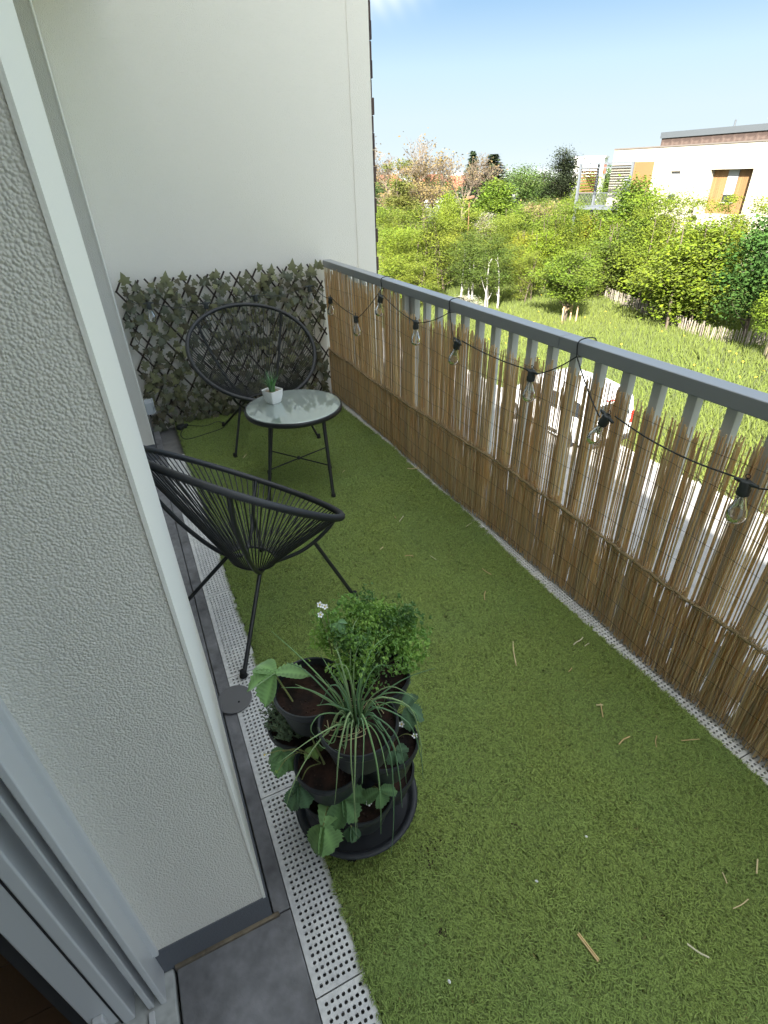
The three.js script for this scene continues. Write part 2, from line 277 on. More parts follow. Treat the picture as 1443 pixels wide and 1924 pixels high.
// ---------------------------------------------------------------- drainage grates
{
  const L = 0.522, W = 0.122, sh = new THREE.Shape(); sh.moveTo(0, 0); sh.lineTo(W, 0); sh.lineTo(W, L); sh.lineTo(0, L);
  for (let i = 0; i < 7; i++) for (let j = 0; j < 31; j++) { const x = 0.0185 + i * 0.0142, y = 0.017 + j * 0.0163, a = 0.0042, p = new THREE.Path(); p.moveTo(x - a, y - a * 0.5); p.lineTo(x - a, y + a * 0.5); p.lineTo(x - a * 0.5, y + a); p.lineTo(x + a * 0.5, y + a); p.lineTo(x + a, y + a * 0.5); p.lineTo(x + a, y - a * 0.5); p.lineTo(x + a * 0.5, y - a); p.lineTo(x - a * 0.5, y - a); sh.holes.push(p); }
  let g = new THREE.ExtrudeGeometry(sh, { depth: 0.006, bevelEnabled: false }); g.rotateX(-Math.PI / 2);  // lies in xz, runs to -z
  g = metreUV(g);
  const names = ['reaching under the camera beside the doorway', 'second from the doorway beside the planter', 'third from the doorway beside the planter rear', 'fourth from the doorway under the chair leg', 'fifth from the doorway behind the chair legs', 'sixth from the doorway under the chair seat', 'seventh from the doorway beyond the near chair', 'farthest by the trellis along the wall'];
  const root = thing('drain_grate', `white perforated drainage grate, ${names[0]}`, 'grate', [0.006, -0.0085, 0.035], 0, 'perforated grates along the wall');
  part('perforated_plate', g, M.grate, root);
  part('frame', mergeGeometries([boxAt(0, 0.004, -0.03, -0.0005, -L, 0), boxAt(W - 0.004, W, -0.03, -0.0005, -L, 0)]), M.grate, root);
  for (let k = 1; k < 8; k++) { const o = copyOf(root, `white perforated drainage grate, ${names[k]}`); o.position.z = 0.035 - k * 0.5255; o.rotation.z = (k % 3 - 1) * 0.0; if (k === 7) o.scale.z = 0.12; }
  const rn = ['at the near right edge under the reed screen', 'second from the right edge under the reed screen', 'third from the right edge under the reed screen', 'fourth from the right edge under the reed screen', 'fifth from the right edge under the reed screen', 'sixth from the right edge under the reed screen', 'seventh from the right edge under the reed screen', 'in the far corner under the reed screen'];
  for (let k = 0; k < 8; k++) { const o = copyOf(root, `white perforated drainage grate ${rn[k]}`); o.position.set(1.432, -0.0085, 0.06 - k * 0.5255); o.userData.group = 'perforated grates under the reed screen'; }
  for (let k = 0; k < 8; k++) { const o = copyOf(root, `white perforated drainage grate of the outer row, ${['nearest the camera', 'second from the camera', 'third from the camera', 'fourth from the camera', 'fifth from the camera', 'sixth from the camera', 'seventh from the camera', 'farthest from the camera'][k]}, behind the reeds`); o.position.set(1.5555, -0.0085, 0.06 - k * 0.5255); o.scale.x = 0.68; o.userData.group = 'outer row of perforated grates'; }
}
// ---------------------------------------------------------------- artificial turf
{
  const r = rngOf(41), x0 = 0.131, z0 = -4.352, z1 = 1.2, n = fbm(61, 6, 4);
  const edgeR = z => 1.455 - 0.02 * Math.min(1, Math.max(0, (z + 2.2) / 1.4)) + 0.010 * Math.sin(z * 1.9 + 0.6) + 0.008 * Math.sin(z * 5.3), edgeL = z => x0 + 0.004 * Math.sin(z * 4.1) - (z < -3.62 ? 0.0 : 0);
  const t = new Tri(), K = 60;
  for (let k = 0; k < K; k++) { const a = z0 + (z1 - z0) * k / K, b = z0 + (z1 - z0) * (k + 1) / K; t.quad(V(edgeL(a), -0.004, a), V(edgeL(b), -0.004, b), V(edgeR(b), -0.004, b), V(edgeR(a), -0.004, a)); t.quad(V(edgeL(a), -0.0445, a), V(edgeL(b), -0.0445, b), V(edgeL(b), -0.004, b), V(edgeL(a), -0.004, a)); t.quad(V(edgeR(a), -0.004, a), V(edgeR(b), -0.004, b), V(edgeR(b), -0.0445, b), V(edgeR(a), -0.0445, a)); }
  const base = thing('artificial_turf', 'green artificial grass carpet covering the balcony floor', 'turf carpet');
  part('backing', metreUV(t.build()), std({ map: rep(blotch([0.16, 0.22, 0.09], [0.24, 0.32, 0.13], 111), 5), roughness: 1 }), base);
  const mk = seed => { const q = rngOf(seed), b = new Tri();
    for (let k = 0; k < 13; k++) {
      const a = q() * 6.28, d = q() * 0.010, x = Math.cos(a) * d, z = Math.sin(a) * d, h = 0.006 + q() * 0.010, l = 0.008 + q() * 0.016, w = 0.0006 + q() * 0.0007, f = (q() - 0.5) * 3.6, e = f + (q() - 0.5) * 1.6;
      const ox = -Math.sin(f) * w, oz = Math.cos(f) * w, mx = Math.cos(f) * l * 0.45, mz = Math.sin(f) * l * 0.45, tx = mx + Math.cos(e) * l * 0.6, tz = mz + Math.sin(e) * l * 0.6, s = 0.5 + q() * 0.95, dry = q() < 0.12 ? 1 : 0, col = [s * (1 + dry * 0.7), s * (1 + dry * 0.15), s * (1 + dry * 0.5)];
      b.quad(V(x - ox, 0, z - oz), V(x + ox, 0, z + oz), V(x + ox + mx, h * 0.85, z + oz + mz), V(x - ox + mx, h * 0.85, z - oz + mz), col);
      b.tri(V(x - ox + mx, h * 0.85, z - oz + mz), V(x + ox + mx, h * 0.85, z + oz + mz), V(x + tx, h * (0.55 + q() * 0.6), z + tz), col);
    } return b.build(); };
  const mat = phys({ color: lin(1, 1, 1), vertexColors: true, roughness: 0.95, transmission: 0.22, thickness: 0 });
  for (let v = 0; v < 3; v++) {
    const N = 38000, g = new THREE.InstancedMesh(mk(300 + v), mat, N), m = new THREE.Matrix4(), c = new THREE.Color();
    for (let i = 0; i < N; i++) {
      const z = z0 + 0.01 + (0.55 - z0) * Math.pow(r(), 0.85), x = edgeL(z) + 0.004 + r() * (edgeR(z) - edgeL(z) - 0.008), p = n(x / 1.4, z / 1.4), s = 0.85 + r() * 0.5;
      m.compose(V(x, -0.005, z), new THREE.Quaternion().setFromAxisAngle(V(0, 1, 0), n(x / 1.1 + 0.4, z / 1.1) * 9 + (r() - 0.5) * 2.2), V(s, s * (0.55 + 0.8 * p), s)); g.setMatrixAt(i, m);
      const y = r(); c.setRGB(0.20 + 0.06 * p + 0.05 * y, 0.30 + 0.04 * p + 0.05 * y, 0.075 + 0.025 * y); g.setColorAt(i, c);
    }
    g.name = 'turf_fibres'; g.userData.kind = 'stuff'; finish(g); base.add(g);
  }
}
// ---------------------------------------------------------------- railing
{
  const t = thing('balcony_railing', 'grey metal balcony railing with flat handrail and square balusters', 'railing');
  const segs = [[-4.352, -3.246], [-3.244, -1.621], [-1.619, 0.3], [0.302, 3.39]];
  for (const [a, b] of segs) part('handrail', rbox(1.492, 1.560, 1.032, 1.082, a, b, 0.004), M.railPaint, t);
  const bg = rbox(-0.017, 0.017, 0, 0.986, -0.017, 0.017, 0.002);
  for (let k = 0; k < 58; k++) { const z = 3.3 - k * 0.1312; if (z < -4.3) break; part('baluster', bg, M.balusterPaint, t).position.set(1.530, 0.045, z); }
  part('bottom_rail', rbox(1.510, 1.550, 0.012, 0.044, -4.352, 3.39, 0.003), M.balusterPaint, t);
  for (const z of [-2.98, -0.06, 1.9]) part('post', rbox(1.5505, 1.568, -0.3, 1.03, z - 0.035, z + 0.035, 0.003), M.balusterPaint, t);
  const k = thing('added_edge_plate', 'pale plate added along the outer balcony edge behind the reeds', 'edge plate');
  part('plate', boxAt(1.662, 1.672, -0.27, 0.14, -4.35, 3.4), std({ color: lin(0.40, 0.385, 0.36), roughness: 0.7 }), k);  // plate added for the band behind the reeds, pale to bounce light
}
// ---------------------------------------------------------------- reed screen
{
  const t = thing('reed_screen', 'golden brown reed screen wired to the inside of the railing', 'reed screen');
  const r = rngOf(77);
  const cols = [[0.88, 0.69, 0.40], [0.84, 0.62, 0.33], [0.90, 0.75, 0.48], [0.74, 0.52, 0.27], [0.86, 0.68, 0.42], [0.68, 0.54, 0.35]];
  const mats = cols.map(c => phys({ color: lin(...c), roughness: 1, transmission: 0.5, thickness: 0 }));
  // a reed: slightly bent six sided stalk with a node, y 0..1
  const stalk = s => { const q = rngOf(s), pts = []; let x = 0, z = 0; for (let i = 0; i <= 4; i++) { pts.push(V(x, i / 4, z)); x += (q() - 0.5) * 1.6; z += (q() - 0.5) * 1.6; } const g = new THREE.CylinderGeometry(1, 1, 1, 5, 4, false).translate(0, 0.5, 0), p = g.attributes.position; for (let k = 0; k < p.count; k++) { const y = p.getY(k), i = Math.min(3, Math.floor(y * 4)), f = y * 4 - i; p.setX(k, p.getX(k) * (1 - 0.25 * y) + pts[i].x + (pts[i + 1].x - pts[i].x) * f); p.setZ(k, p.getZ(k) * (1 - 0.25 * y) + pts[i].z + (pts[i + 1].z - pts[i].z) * f); } g.computeVertexNormals(); return g; };
  const geos = [1, 2, 3, 4, 5, 6].map(stalk), list = [], gap = fbm(88, 60, 2), dens = fbm(93, 12, 2);
  const wob = z => 0.006 * Math.sin(z * 3.1) + 0.004 * Math.sin(z * 9.7 + 1);
  const topAt = z => 0.955 + (z > -1.9 ? 0.012 : 0.012) + 0.02 * Math.sin(z * 7.3) + (z < -3.0 ? 0.06 : 0);
  for (let z = 1.1; z > -4.33; z -= 0.0037) {       // tall layer: bunches with gaps between
    const g = gap(z / 6 + 0.5, 0.3), d = dens(z / 6 + 0.5, 0.7), keep = z > -1.5 ? 0.55 + 0.5 * g : 0.5 + 0.62 * Math.min(1, Math.max(0, (g - 0.28) * 3));
    const nb = Math.abs(((3.3 - z) / 0.1312 + 0.5) % 1 - 0.5) * 0.1312;   // reeds bunch against the balusters
    if (r() > (nb < 0.024 ? 0.95 : keep * 0.92)) continue;
    const h = topAt(z) - r() * r() * 0.10, lean = (r() - 0.5) * 0.03 + (d - 0.5) * 0.05;
    list.push({ z, x: 1.497 + wob(z) * 0.5 + (r() - 0.5) * 0.009, y: 0.002 + r() * 0.03, h: h - 0.02, lean, r: 0.0019 + r() * 0.0018 });
  }
  for (let z = 1.1; z > -4.33; z -= 0.0034) {       // short front layer, about knee high
    if (r() > 0.92) continue;
    list.push({ z: z + (r() - 0.5) * 0.003, x: 1.482 + wob(z) * 0.9 + (r() - 0.5) * 0.008, y: 0.006 + r() * r() * 0.07, h: 0.385 + 0.012 * Math.sin(z * 2.3) - r() * 0.03, lean: (r() - 0.5) * 0.035, r: 0.0016 + r() * 0.0016 });
  }
  list.forEach(o => { o.d = Math.hypot(o.x, o.z); o.m = (r() * 6) | 0; o.g = (r() * 6) | 0; o.ry = r() * 6.28; o.in = o.z < 0.02 && o.z > -4.4 && o.d > 1.46; });
  const q = new THREE.Quaternion(), place = o => { const d = V((0) + (r() - 0.5) * 0.008, o.h, o.lean); q.setFromUnitVectors(V(0, 1, 0), d.clone().normalize()).multiply(new THREE.Quaternion().setFromAxisAngle(V(0, 1, 0), o.ry)); return new THREE.Matrix4().compose(V(o.x, o.y, o.z), q, V(o.r, d.length(), o.r)); };
  const near = list.filter(o => o.z < -0.36).sort((a, b) => a.d - b.d).slice(0, 300), set = new Set(near), rest = mats.map(() => []);
  for (const o of list) { const m = place(o); if (set.has(o)) { const p = part('reed', geos[o.g], mats[o.m], t); m.decompose(p.position, p.quaternion, p.scale); } else rest[o.m].push(geos[o.g].clone().applyMatrix4(m)); }
  rest.forEach((l, i) => { const p = part('reed_bundle', mergeGeometries(l), mats[i], t); p.userData.kind = 'stuff'; });
  // binding wires
  for (let k = 0; k < 9; k++) { const y = 0.055 + k * 0.107, pts = []; for (let z = 1.1; z > -4.33; z -= 0.06) pts.push(V((y < 0.40 ? 1.4745 : 1.4895) + wob(z) * (y < 0.4 ? 0.9 : 0.5) + (r() - 0.5) * 0.003, y + 0.012 * Math.sin(z * 3.7 + k) + (r() - 0.5) * 0.006, z)); part('binding_wire', tube(pts, 0.00085, 4, pts.length * 2), M.wire, t); }
  // frayed upper edge of the short layer
  const pts = []; for (let z = 1.1; z > -4.33; z -= 0.03) pts.push(V(1.479 + wob(z) * 0.9 + (r() - 0.5) * 0.003, 0.396 + 0.012 * Math.sin(z * 2.3) + (r() - 0.5) * 0.006, z));
  const n = fbm(121, 100, 2); part('folded_edge', tube(pts, u => 0.004 + 0.005 * n(u, 0.3), 7, pts.length * 3), phys({ color: lin(0.34, 0.25, 0.14), roughness: 0.9 }), t);
  const fr = []; for (let i = 0; i < 2600; i++) { const z = 1.0 - r() * 5.3, a = V(1.479 + wob(z) * 0.9 + (r() - 0.5) * 0.012, 0.385 + 0.012 * Math.sin(z * 2.3) + r() * 0.01, z); fr.push(cyl(a, a.clone().add(V((r() - 0.6) * 0.012, 0.006 + r() * 0.028, (r() - 0.5) * 0.02)), 0.0012, 0.0008, 4)); }
  part('frayed_reed_end', mergeGeometries(fr), mats[5], t).userData.kind = 'stuff';
}
// ---------------------------------------------------------------- string lights
{
  const t = thing('string_lights', 'black string lights with clear unlit bulbs looped along the railing and trellis', 'string lights');
  const bulbGeo = lathe([[0.0125, 0], [0.0135, -0.010], [0.019, -0.030], [0.0275, -0.050], [0.030, -0.066], [0.0275, -0.082], [0.018, -0.094], [0.006, -0.0985], [0.0002, -0.099], [0.0002, -0.098], [0.0055, -0.0975], [0.0172, -0.0932], [0.0266, -0.0816], [0.0291, -0.066], [0.0266, -0.0504], [0.0182, -0.0306], [0.0127, -0.0104], [0.0117, 0]], 28);
  const holderGeo = mergeGeometries([lathe([[0.0001, 0.006], [0.012, 0.005], [0.0165, 0.0], [0.0165, -0.022], [0.0185, -0.024], [0.0185, -0.042], [0.0155, -0.045], [0.0001, -0.045]], 20), new THREE.CylinderGeometry(0.005, 0.0085, 0.026, 8).rotateZ(Math.PI / 2).translate(-0.024, -0.002, 0), new THREE.CylinderGeometry(0.0085, 0.005, 0.026, 8).rotateZ(Math.PI / 2).translate(0.024, -0.002, 0)].map(g => { g = g.index ? g.toNonIndexed() : g; return g; }));
  const hookGeo = mergeGeometries([new THREE.TorusGeometry(0.007, 0.0015, 6, 16).translate(0, 0.018, 0), new THREE.CylinderGeometry(0.0015, 0.002, 0.008, 6).translate(0, 0.008, 0)]);
  const filGeo = mergeGeometries([cyl(V(0, -0.001, 0), V(0, -0.045, 0), 0.004, 0.002, 6), ...[-1, 1].map(s => tube([V(s * 0.002, -0.04, 0), V(s * 0.011, -0.055, 0.003), V(s * 0.004, -0.075, 0)], 0.0006, 4, 8))]);
  const filMat = std({ color: lin(0.45, 0.42, 0.36), roughness: 0.4, metalness: 0.3 });
  const lamp = (p, tiltX, tiltZ, turn) => { const h = part('lamp_holder', holderGeo, M.holder, t); h.position.copy(p); h.scale.setScalar(0.93); h.rotation.set(tiltX, turn, tiltZ, 'YXZ'); const b = part('bulb', bulbGeo, M.bulb, h); b.position.y = -0.044; const f = part('filament', filGeo, filMat, h); f.position.y = -0.044; part('hook', hookGeo, M.cable, h); return h; };
  const turn = Math.PI / 2, X = 1.445;
  // along the railing: [z, y, tilt along, kind]; hooks at the rail
  const L = [[-4.10, 0.845, 0.15], [-3.60, 0.80, -0.1], [-3.17, 1.0, 0.3], [-2.71, 0.935, 0.0], [-2.27, 0.925, 0.32], [-1.70, 0.93, 0.0], [-1.275, 0.885, 0.38], [-0.755, 0.875, -0.05], [-0.2, 0.92, 0.2]];
  for (const [z, y, a] of L) lamp(V(X, y, z), 0, a, turn);
  const hooks = [[-3.245, 1.086], [-2.425, 1.086], [-1.51, 1.086], [-0.45, 1.086]];
  const end = (l, s) => V(X, l[1] - 0.002 + s * 0.036 * Math.sin(-l[2]) * -1, l[0] + s * 0.036 * Math.cos(l[2]));
  const cab = (a, b, sag = 0.012) => { const m = a.clone().lerp(b, 0.5); m.y -= sag; part('cable', tube([a, a.clone().lerp(b, 0.25).setY(a.y * 0.75 + b.y * 0.25 - sag * 0.75), m, a.clone().lerp(b, 0.75).setY(a.y * 0.25 + b.y * 0.75 - sag * 0.75), b], 0.0026, 6, 16), M.cable, t); };
  const hp = h => V(1.489, 1.03, h[0]);
  cab(end(L[0], 1), end(L[1], -1)); cab(end(L[1], 1), hp(hooks[0])); cab(hp(hooks[0]), end(L[2], -1), 0); cab(end(L[2], 1), end(L[3], -1)); cab(end(L[3], 1), hp(hooks[1])); cab(hp(hooks[1]), end(L[4], -1)); cab(end(L[4], 1), end(L[5], -1), 0.01); cab(end(L[5], 1), hp(hooks[2]), 0.01); cab(hp(hooks[2]), end(L[6], -1), 0.01); cab(end(L[6], 1), end(L[7], -1), 0.02); cab(end(L[7], 1), hp(hooks[3]), 0.02); cab(hp(hooks[3]), end(L[8], -1), 0.02);
  for (const h of hooks) part('cable_tie', tube([V(1.488, 1.03, h[0]), V(1.488, 1.086, h[0]), V(1.564, 1.086, h[0] + 0.004), V(1.564, 1.028, h[0] + 0.004), V(1.488, 1.028, h[0])], 0.0026, 5, 40), M.cable, t);
  // on the trellis
  const Z = -4.225, F = [[0.155, 0.925], [0.535, 0.885], [0.90, 0.90], [1.325, 0.925]];
  for (const [x, y] of F) lamp(V(x, y, Z), 0.06, 0.03, 0);
  const fp = (l, s) => V(l[0] + s * 0.036, l[1] - 0.002, Z);
  cab(fp(F[0], 1), fp(F[1], -1), 0.03); cab(fp(F[1], 1), fp(F[2], -1), 0.03); cab(fp(F[2], 1), fp(F[3], -1), 0.03); cab(fp(F[3], 1), end(L[0], -1), 0.02); cab(V(0.02, 0.98, -4.27), fp(F[0], -1), 0.02);
}
// ---------------------------------------------------------------- ivy trellis
{
  const t = thing('ivy_trellis', 'brown lattice trellis covered with artificial ivy leaves against the far wall', 'trellis');
  const r = rngOf(131), W = [-0.03, 1.468], Hh = [0.005, 1.065], ang = 57 * Math.PI / 180, sl = Math.tan(ang);
  for (const dir of [1, -1]) for (let x = W[0] - 1.0; x < W[1] + 1.0; x += 0.118) {
    // line from (x, y0) with slope dir*sl, clipped
    let a = V(x, Hh[0], 0), b = V(x + dir * (Hh[1] - Hh[0]) / sl, Hh[1] + (r() - 0.5) * 0.015, 0);
    const clip = (p, q) => { for (const lim of W) { const inside = lim === W[0] ? v => v.x >= lim : v => v.x <= lim; if (!inside(p) && !inside(q)) return null; if (!inside(p)) p = p.clone().lerp(q, (lim - p.x) / (q.x - p.x)); if (!inside(q)) q = q.clone().lerp(p, (lim - q.x) / (p.x - q.x)); } return [p, q]; };
    const c = clip(a, b); if (!c || c[0].distanceTo(c[1]) < 0.06) continue;
    const d = c[1].clone().sub(c[0]), len = d.length(), o = part('slat', boxAt(-0.006, 0.006, 0, 1, -0.0025, 0.0025), M.slat, t);
    o.position.set(c[0].x, c[0].y, -4.322 + (dir > 0 ? 0 : 0.0055)); o.scale.y = len; o.rotation.z = -Math.atan2(d.x, d.y);
  }
  // ivy leaf, about 1 across, stalk at origin, tip at +y
  const leaf = (s) => { const q = rngOf(s), b = new Tri(), P = [[0, 0], [0.20, -0.12], [0.46, -0.02], [0.33, 0.17], [0.55, 0.36], [0.26, 0.48], [0.20, 0.62], [0, 1.0]], c = V(0, 0.32, 0.05), pts = []; for (const [x, y] of P) pts.push(V(x * (0.9 + q() * 0.25), y, -0.1 * Math.abs(x) * (1 + q()) - 0.10 * y * y)); for (let i = P.length - 2; i > 0; i--) pts.push(V(-P[i][0] * (0.9 + q() * 0.25), P[i][1] * (0.95 + q() * 0.1), -0.1 * Math.abs(P[i][0]) * (1 + q()) - 0.10 * P[i][1] ** 2)); for (let i = 0; i < pts.length; i++) b.tri(c, pts[i], pts[(i + 1) % pts.length]); return b.build(true); };
  const geos = [1, 2, 3, 4].map(leaf), mats = [[0.145, 0.15, 0.08], [0.105, 0.112, 0.065], [0.20, 0.205, 0.10], [0.13, 0.145, 0.10], [0.11, 0.10, 0.058]].map(c => phys({ color: lin(...c), roughness: 0.8, transmission: 0.2, thickness: 0 }));
  const list = [];
  for (let i = 0; i < 820; i++) {
    const u = r(), y = i < 90 ? 0.80 + r() * 0.22 : i < 400 ? r() * 1.04 : Math.pow(r(), 1.6) * 1.0, x = W[0] + 0.02 + u * (W[1] - W[0] - 0.05), s = 0.042 + r() * r() * 0.045;
    list.push({ p: V(x, Math.max(0.02, y), -4.305 + r() * 0.055), s, e: new THREE.Euler(-0.25 + (r() - 0.5) * 1.0, (r() - 0.5) * 1.3, (i < 90 ? 0 : r() < 0.5 ? Math.PI : 0) + (r() - 0.5) * 2.4), g: (r() * 4) | 0, m: (r() * 5) | 0 });
  }
  for (const x of [0.05, 0.3, 0.42, 0.62, 0.66, 0.98, 1.06, 1.22, 1.28, 1.42, 1.44]) list.push({ p: V(x, 1.03 + r() * 0.03, -4.28), s: 0.05 + r() * 0.035, e: new THREE.Euler(0.1, (r() - 0.5), (r() - 0.5) * 0.8), g: (r() * 4) | 0, m: 2 });
  list.sort((a, b) => b.s * b.p.z - a.s * a.p.z); list.reverse(); list.sort((a, b) => b.s - a.s);
  const rest = mats.map(() => []), tmp = new THREE.Object3D();
  list.forEach((o, i) => { if (i < 300) { const p = part('ivy_leaf', geos[o.g], mats[o.m], t); p.position.copy(o.p); p.rotation.copy(o.e); p.scale.setScalar(o.s); } else { tmp.position.copy(o.p); tmp.rotation.copy(o.e); tmp.scale.setScalar(o.s); tmp.updateMatrix(); rest[o.m].push(geos[o.g].clone().applyMatrix4(tmp.matrix)); } });
  rest.forEach((l, i) => { if (l.length) part('small_ivy_leaves', mergeGeometries(l), mats[i], t).userData.kind = 'stuff'; });
  // vine stems
  for (let k = 0; k < 12; k++) { const pts = []; let x = W[0] + 0.08 + r() * 1.35, y = 0.02; while (y < 1.0) { pts.push(V(Math.min(W[1] - 0.02, Math.max(W[0] + 0.02, x)), y, -4.30 + r() * 0.02)); x += (r() - 0.5) * 0.16; y += 0.07 + r() * 0.05; } part('vine_stem', tube(pts, 0.002, 5, pts.length * 3), M.slat, t); }
}
{ // plug, cable coil and wall socket in the left corner
  const p = thing('power_plug', 'black plug adapter lying on the turf edge in the left corner', 'plug', [0.17, 0.004, -4.16], 0.6);
  part('adapter_body', rbox(-0.035, 0.035, 0, 0.035, -0.025, 0.025, 0.008), M.cable, p); part('adapter_nose', rbox(0.035, 0.058, 0.008, 0.028, -0.012, 0.012, 0.004), M.cable, p);
  single('power_cable', tube([V(0.22, 0.02, -4.18), V(0.34, 0.012, -4.12), V(0.45, 0.012, -4.16), V(0.47, 0.012, -4.03), V(0.30, 0.012, -3.95), V(0.17, 0.012, -3.93), V(0.145, 0.014, -4.02), V(0.17, 0.014, -4.12)], 0.003, 6, 80), M.cable, 'thin black cable curling over the turf from the corner plug', 'cable');
  const s = thing('outdoor_socket', 'small grey outdoor socket box on the white pier near the trellis', 'socket', [CX, 0.235, -4.12]);
  part('box', rbox(0.0005, 0.05, -0.045, 0.045, -0.05, 0.05, 0.006), M.plasticGrey, s); part('lid', rbox(0.0502, 0.064, -0.04, 0.05, -0.046, 0.046, 0.006), M.plasticGrey, s);
  const d = thing('flat_disc', 'flat dark grey round plate lying on the sill behind the planter', 'plate', [0.01, 0.0, -1.425]);
  part('plate', lathe([[0.0001, 0.0], [0.062, 0.0], [0.064, 0.002], [0.064, 0.004], [0.060, 0.005], [0.0001, 0.0045]], 32), M.disc, d);
  part('stud', lathe([[0.0001, 0.0045], [0.004, 0.0045], [0.003, 0.0065], [0.0001, 0.007]], 10), M.rubber, d).position.set(0.012, 0, 0.02);
}
// ---------------------------------------------------------------- chairs
function makeChair(label) {
  const t = thing('acapulco_chair', label, 'chair', [0, 0, 0], 0, 'black corded chairs');
  const rimP = a => { const s = Math.sin(a); return V(0.4277 * Math.cos(a) * (1 - 0.0619 * s), 0.6229 - 0.2414 * s, -0.0147 + 0.3515 * s); };
  const pts = []; for (let i = 0; i < 96; i++) pts.push(rimP(i / 96 * Math.PI * 2));
  // frame tube wrapped in cord: the radius follows the windings
  const wraps = 360, seg = wraps * 3; part('rim', tube(pts, u => 0.0135 + 0.0014 * Math.sin(u * wraps * Math.PI * 2), 9, seg, true), M.rimCord, t);
  const hub = a => V(0.105 * Math.cos(a), 0.262 - 0.014 * Math.sin(a), -0.02 + 0.085 * Math.sin(a));
  const N = 92; for (let i = 0; i < N; i++) { const a = (i + 0.5) / N * Math.PI * 2, p = rimP(a); between('cord', p, hub(a + 0.02), 0.0027, M.cord, t); }
  part('hub_ring', tube(Array.from({ length: 24 }, (_, i) => hub(i / 24 * Math.PI * 2)), 0.006, 6, 72, true), M.cord, t);
  for (const s of [-1, 1]) {
    part('back_support', tube([V(s * 0.302, 0.800, -0.272), V(s * 0.272, 0.66, -0.255), V(s * 0.19, 0.42, -0.17), V(s * 0.105, 0.268, -0.075), V(s * 0.07, 0.245, -0.02)], 0.0095, 8, 40), M.blackMetal, t);
    part('front_support', tube([V(s * 0.255, 0.436, 0.258), V(s * 0.23, 0.37, 0.21), V(s * 0.16, 0.285, 0.12), V(s * 0.07, 0.246, 0.0)], 0.0085, 8, 30), M.blackMetal, t);
    const bl = part('leg', tube([V(s * 0.10, 0.262, -0.07), V(s * 0.25, 0.0, -0.34)], 0.0085, 8), M.blackMetal, t), fl = part('leg', tube([V(s * 0.195, 0.315, 0.16), V(s * 0.31, 0.0, 0.26)], 0.0085, 8), M.blackMetal, t);
    const foot = lathe([[0.0001, 0.03], [0.0105, 0.03], [0.0125, 0.018], [0.0125, 0.005], [0.016, 0.003], [0.016, 0], [0.0001, 0]], 14);
    part('rubber_foot', foot, M.rubber, bl).position.set(s * 0.25, 0, -0.34); part('rubber_foot', foot, M.rubber, fl).position.set(s * 0.31, 0, 0.26);
  }
  return t;
}
{
  const a = makeChair('black corded round chair facing the camera in front of the ivy trellis'); a.position.set(0.737, 0.006, -3.735); a.rotation.y = 0.0427;
  const b = copyOf(a, 'black corded round chair half hidden behind the white pier nearest the camera'); b.position.set(0.248, 0.006, -1.896); b.rotation.y = 2.0582;
}
// ---------------------------------------------------------------- glass table and its small plant
{
  const t = thing('glass_table', 'round side table with frosted glass top and thin black legs', 'table');
  const C0 = V(0.755, 0, -2.935), R = 0.278;
  const top = part('glass_top', lathe([[0.0001, 0.5], [R - 0.006, 0.5], [R - 0.003, 0.4985], [R - 0.003, 0.4955], [R - 0.006, 0.494], [0.0001, 0.494]], 64), M.tableGlass, t); top.position.copy(C0);
  const rim = part('table_rim', lathe([[R - 0.0025, 0.4935], [R, 0.499], [R + 0.006, 0.497], [R + 0.008, 0.484], [R + 0.005, 0.472], [R - 0.004, 0.468], [R - 0.013, 0.472], [R - 0.014, 0.484], [R - 0.0115, 0.4925], [R - 0.0025, 0.4935]], 64), M.blackMetal, t); rim.position.copy(C0);
  const TR = V(0.835, 0.472, -2.84), TL = V(0.625, 0.472, -2.90), feet = [[0.853, -2.635], [0.958, -2.983], [0.49, -2.76], [0.587, -3.11]].map(([x, z]) => V(x, 0.0, z));
  part('cross_bar', cyl(V(0.52, 0.478, -2.93), V(0.99, 0.478, -2.80), 0.007), M.blackMetal, t);
  const tops = [V(0.875, 0.475, -2.77), V(0.905, 0.475, -2.86), V(0.60, 0.475, -2.86), V(0.62, 0.475, -2.97)];
  feet.forEach((f, i) => { const l = part('leg', cyl(tops[i], f, 0.0105), M.blackMetal, t); part('rubber_foot', lathe([[0.0001, 0.028], [0.012, 0.028], [0.014, 0.015], [0.014, 0.005], [0.018, 0.003], [0.018, 0], [0.0001, 0]], 14), M.rubber, l).position.copy(f); });
  const at = i => tops[i].clone().lerp(feet[i], 0.6);
  part('cross_brace', mergeGeometries([cyl(at(0), at(3), 0.0045, 0.0045, 6), cyl(at(1), at(2), 0.0045, 0.0045, 6), new THREE.SphereGeometry(0.012, 10, 8).translate(...at(0).lerp(at(3), 0.5).toArray())]), M.blackMetal, t);
}
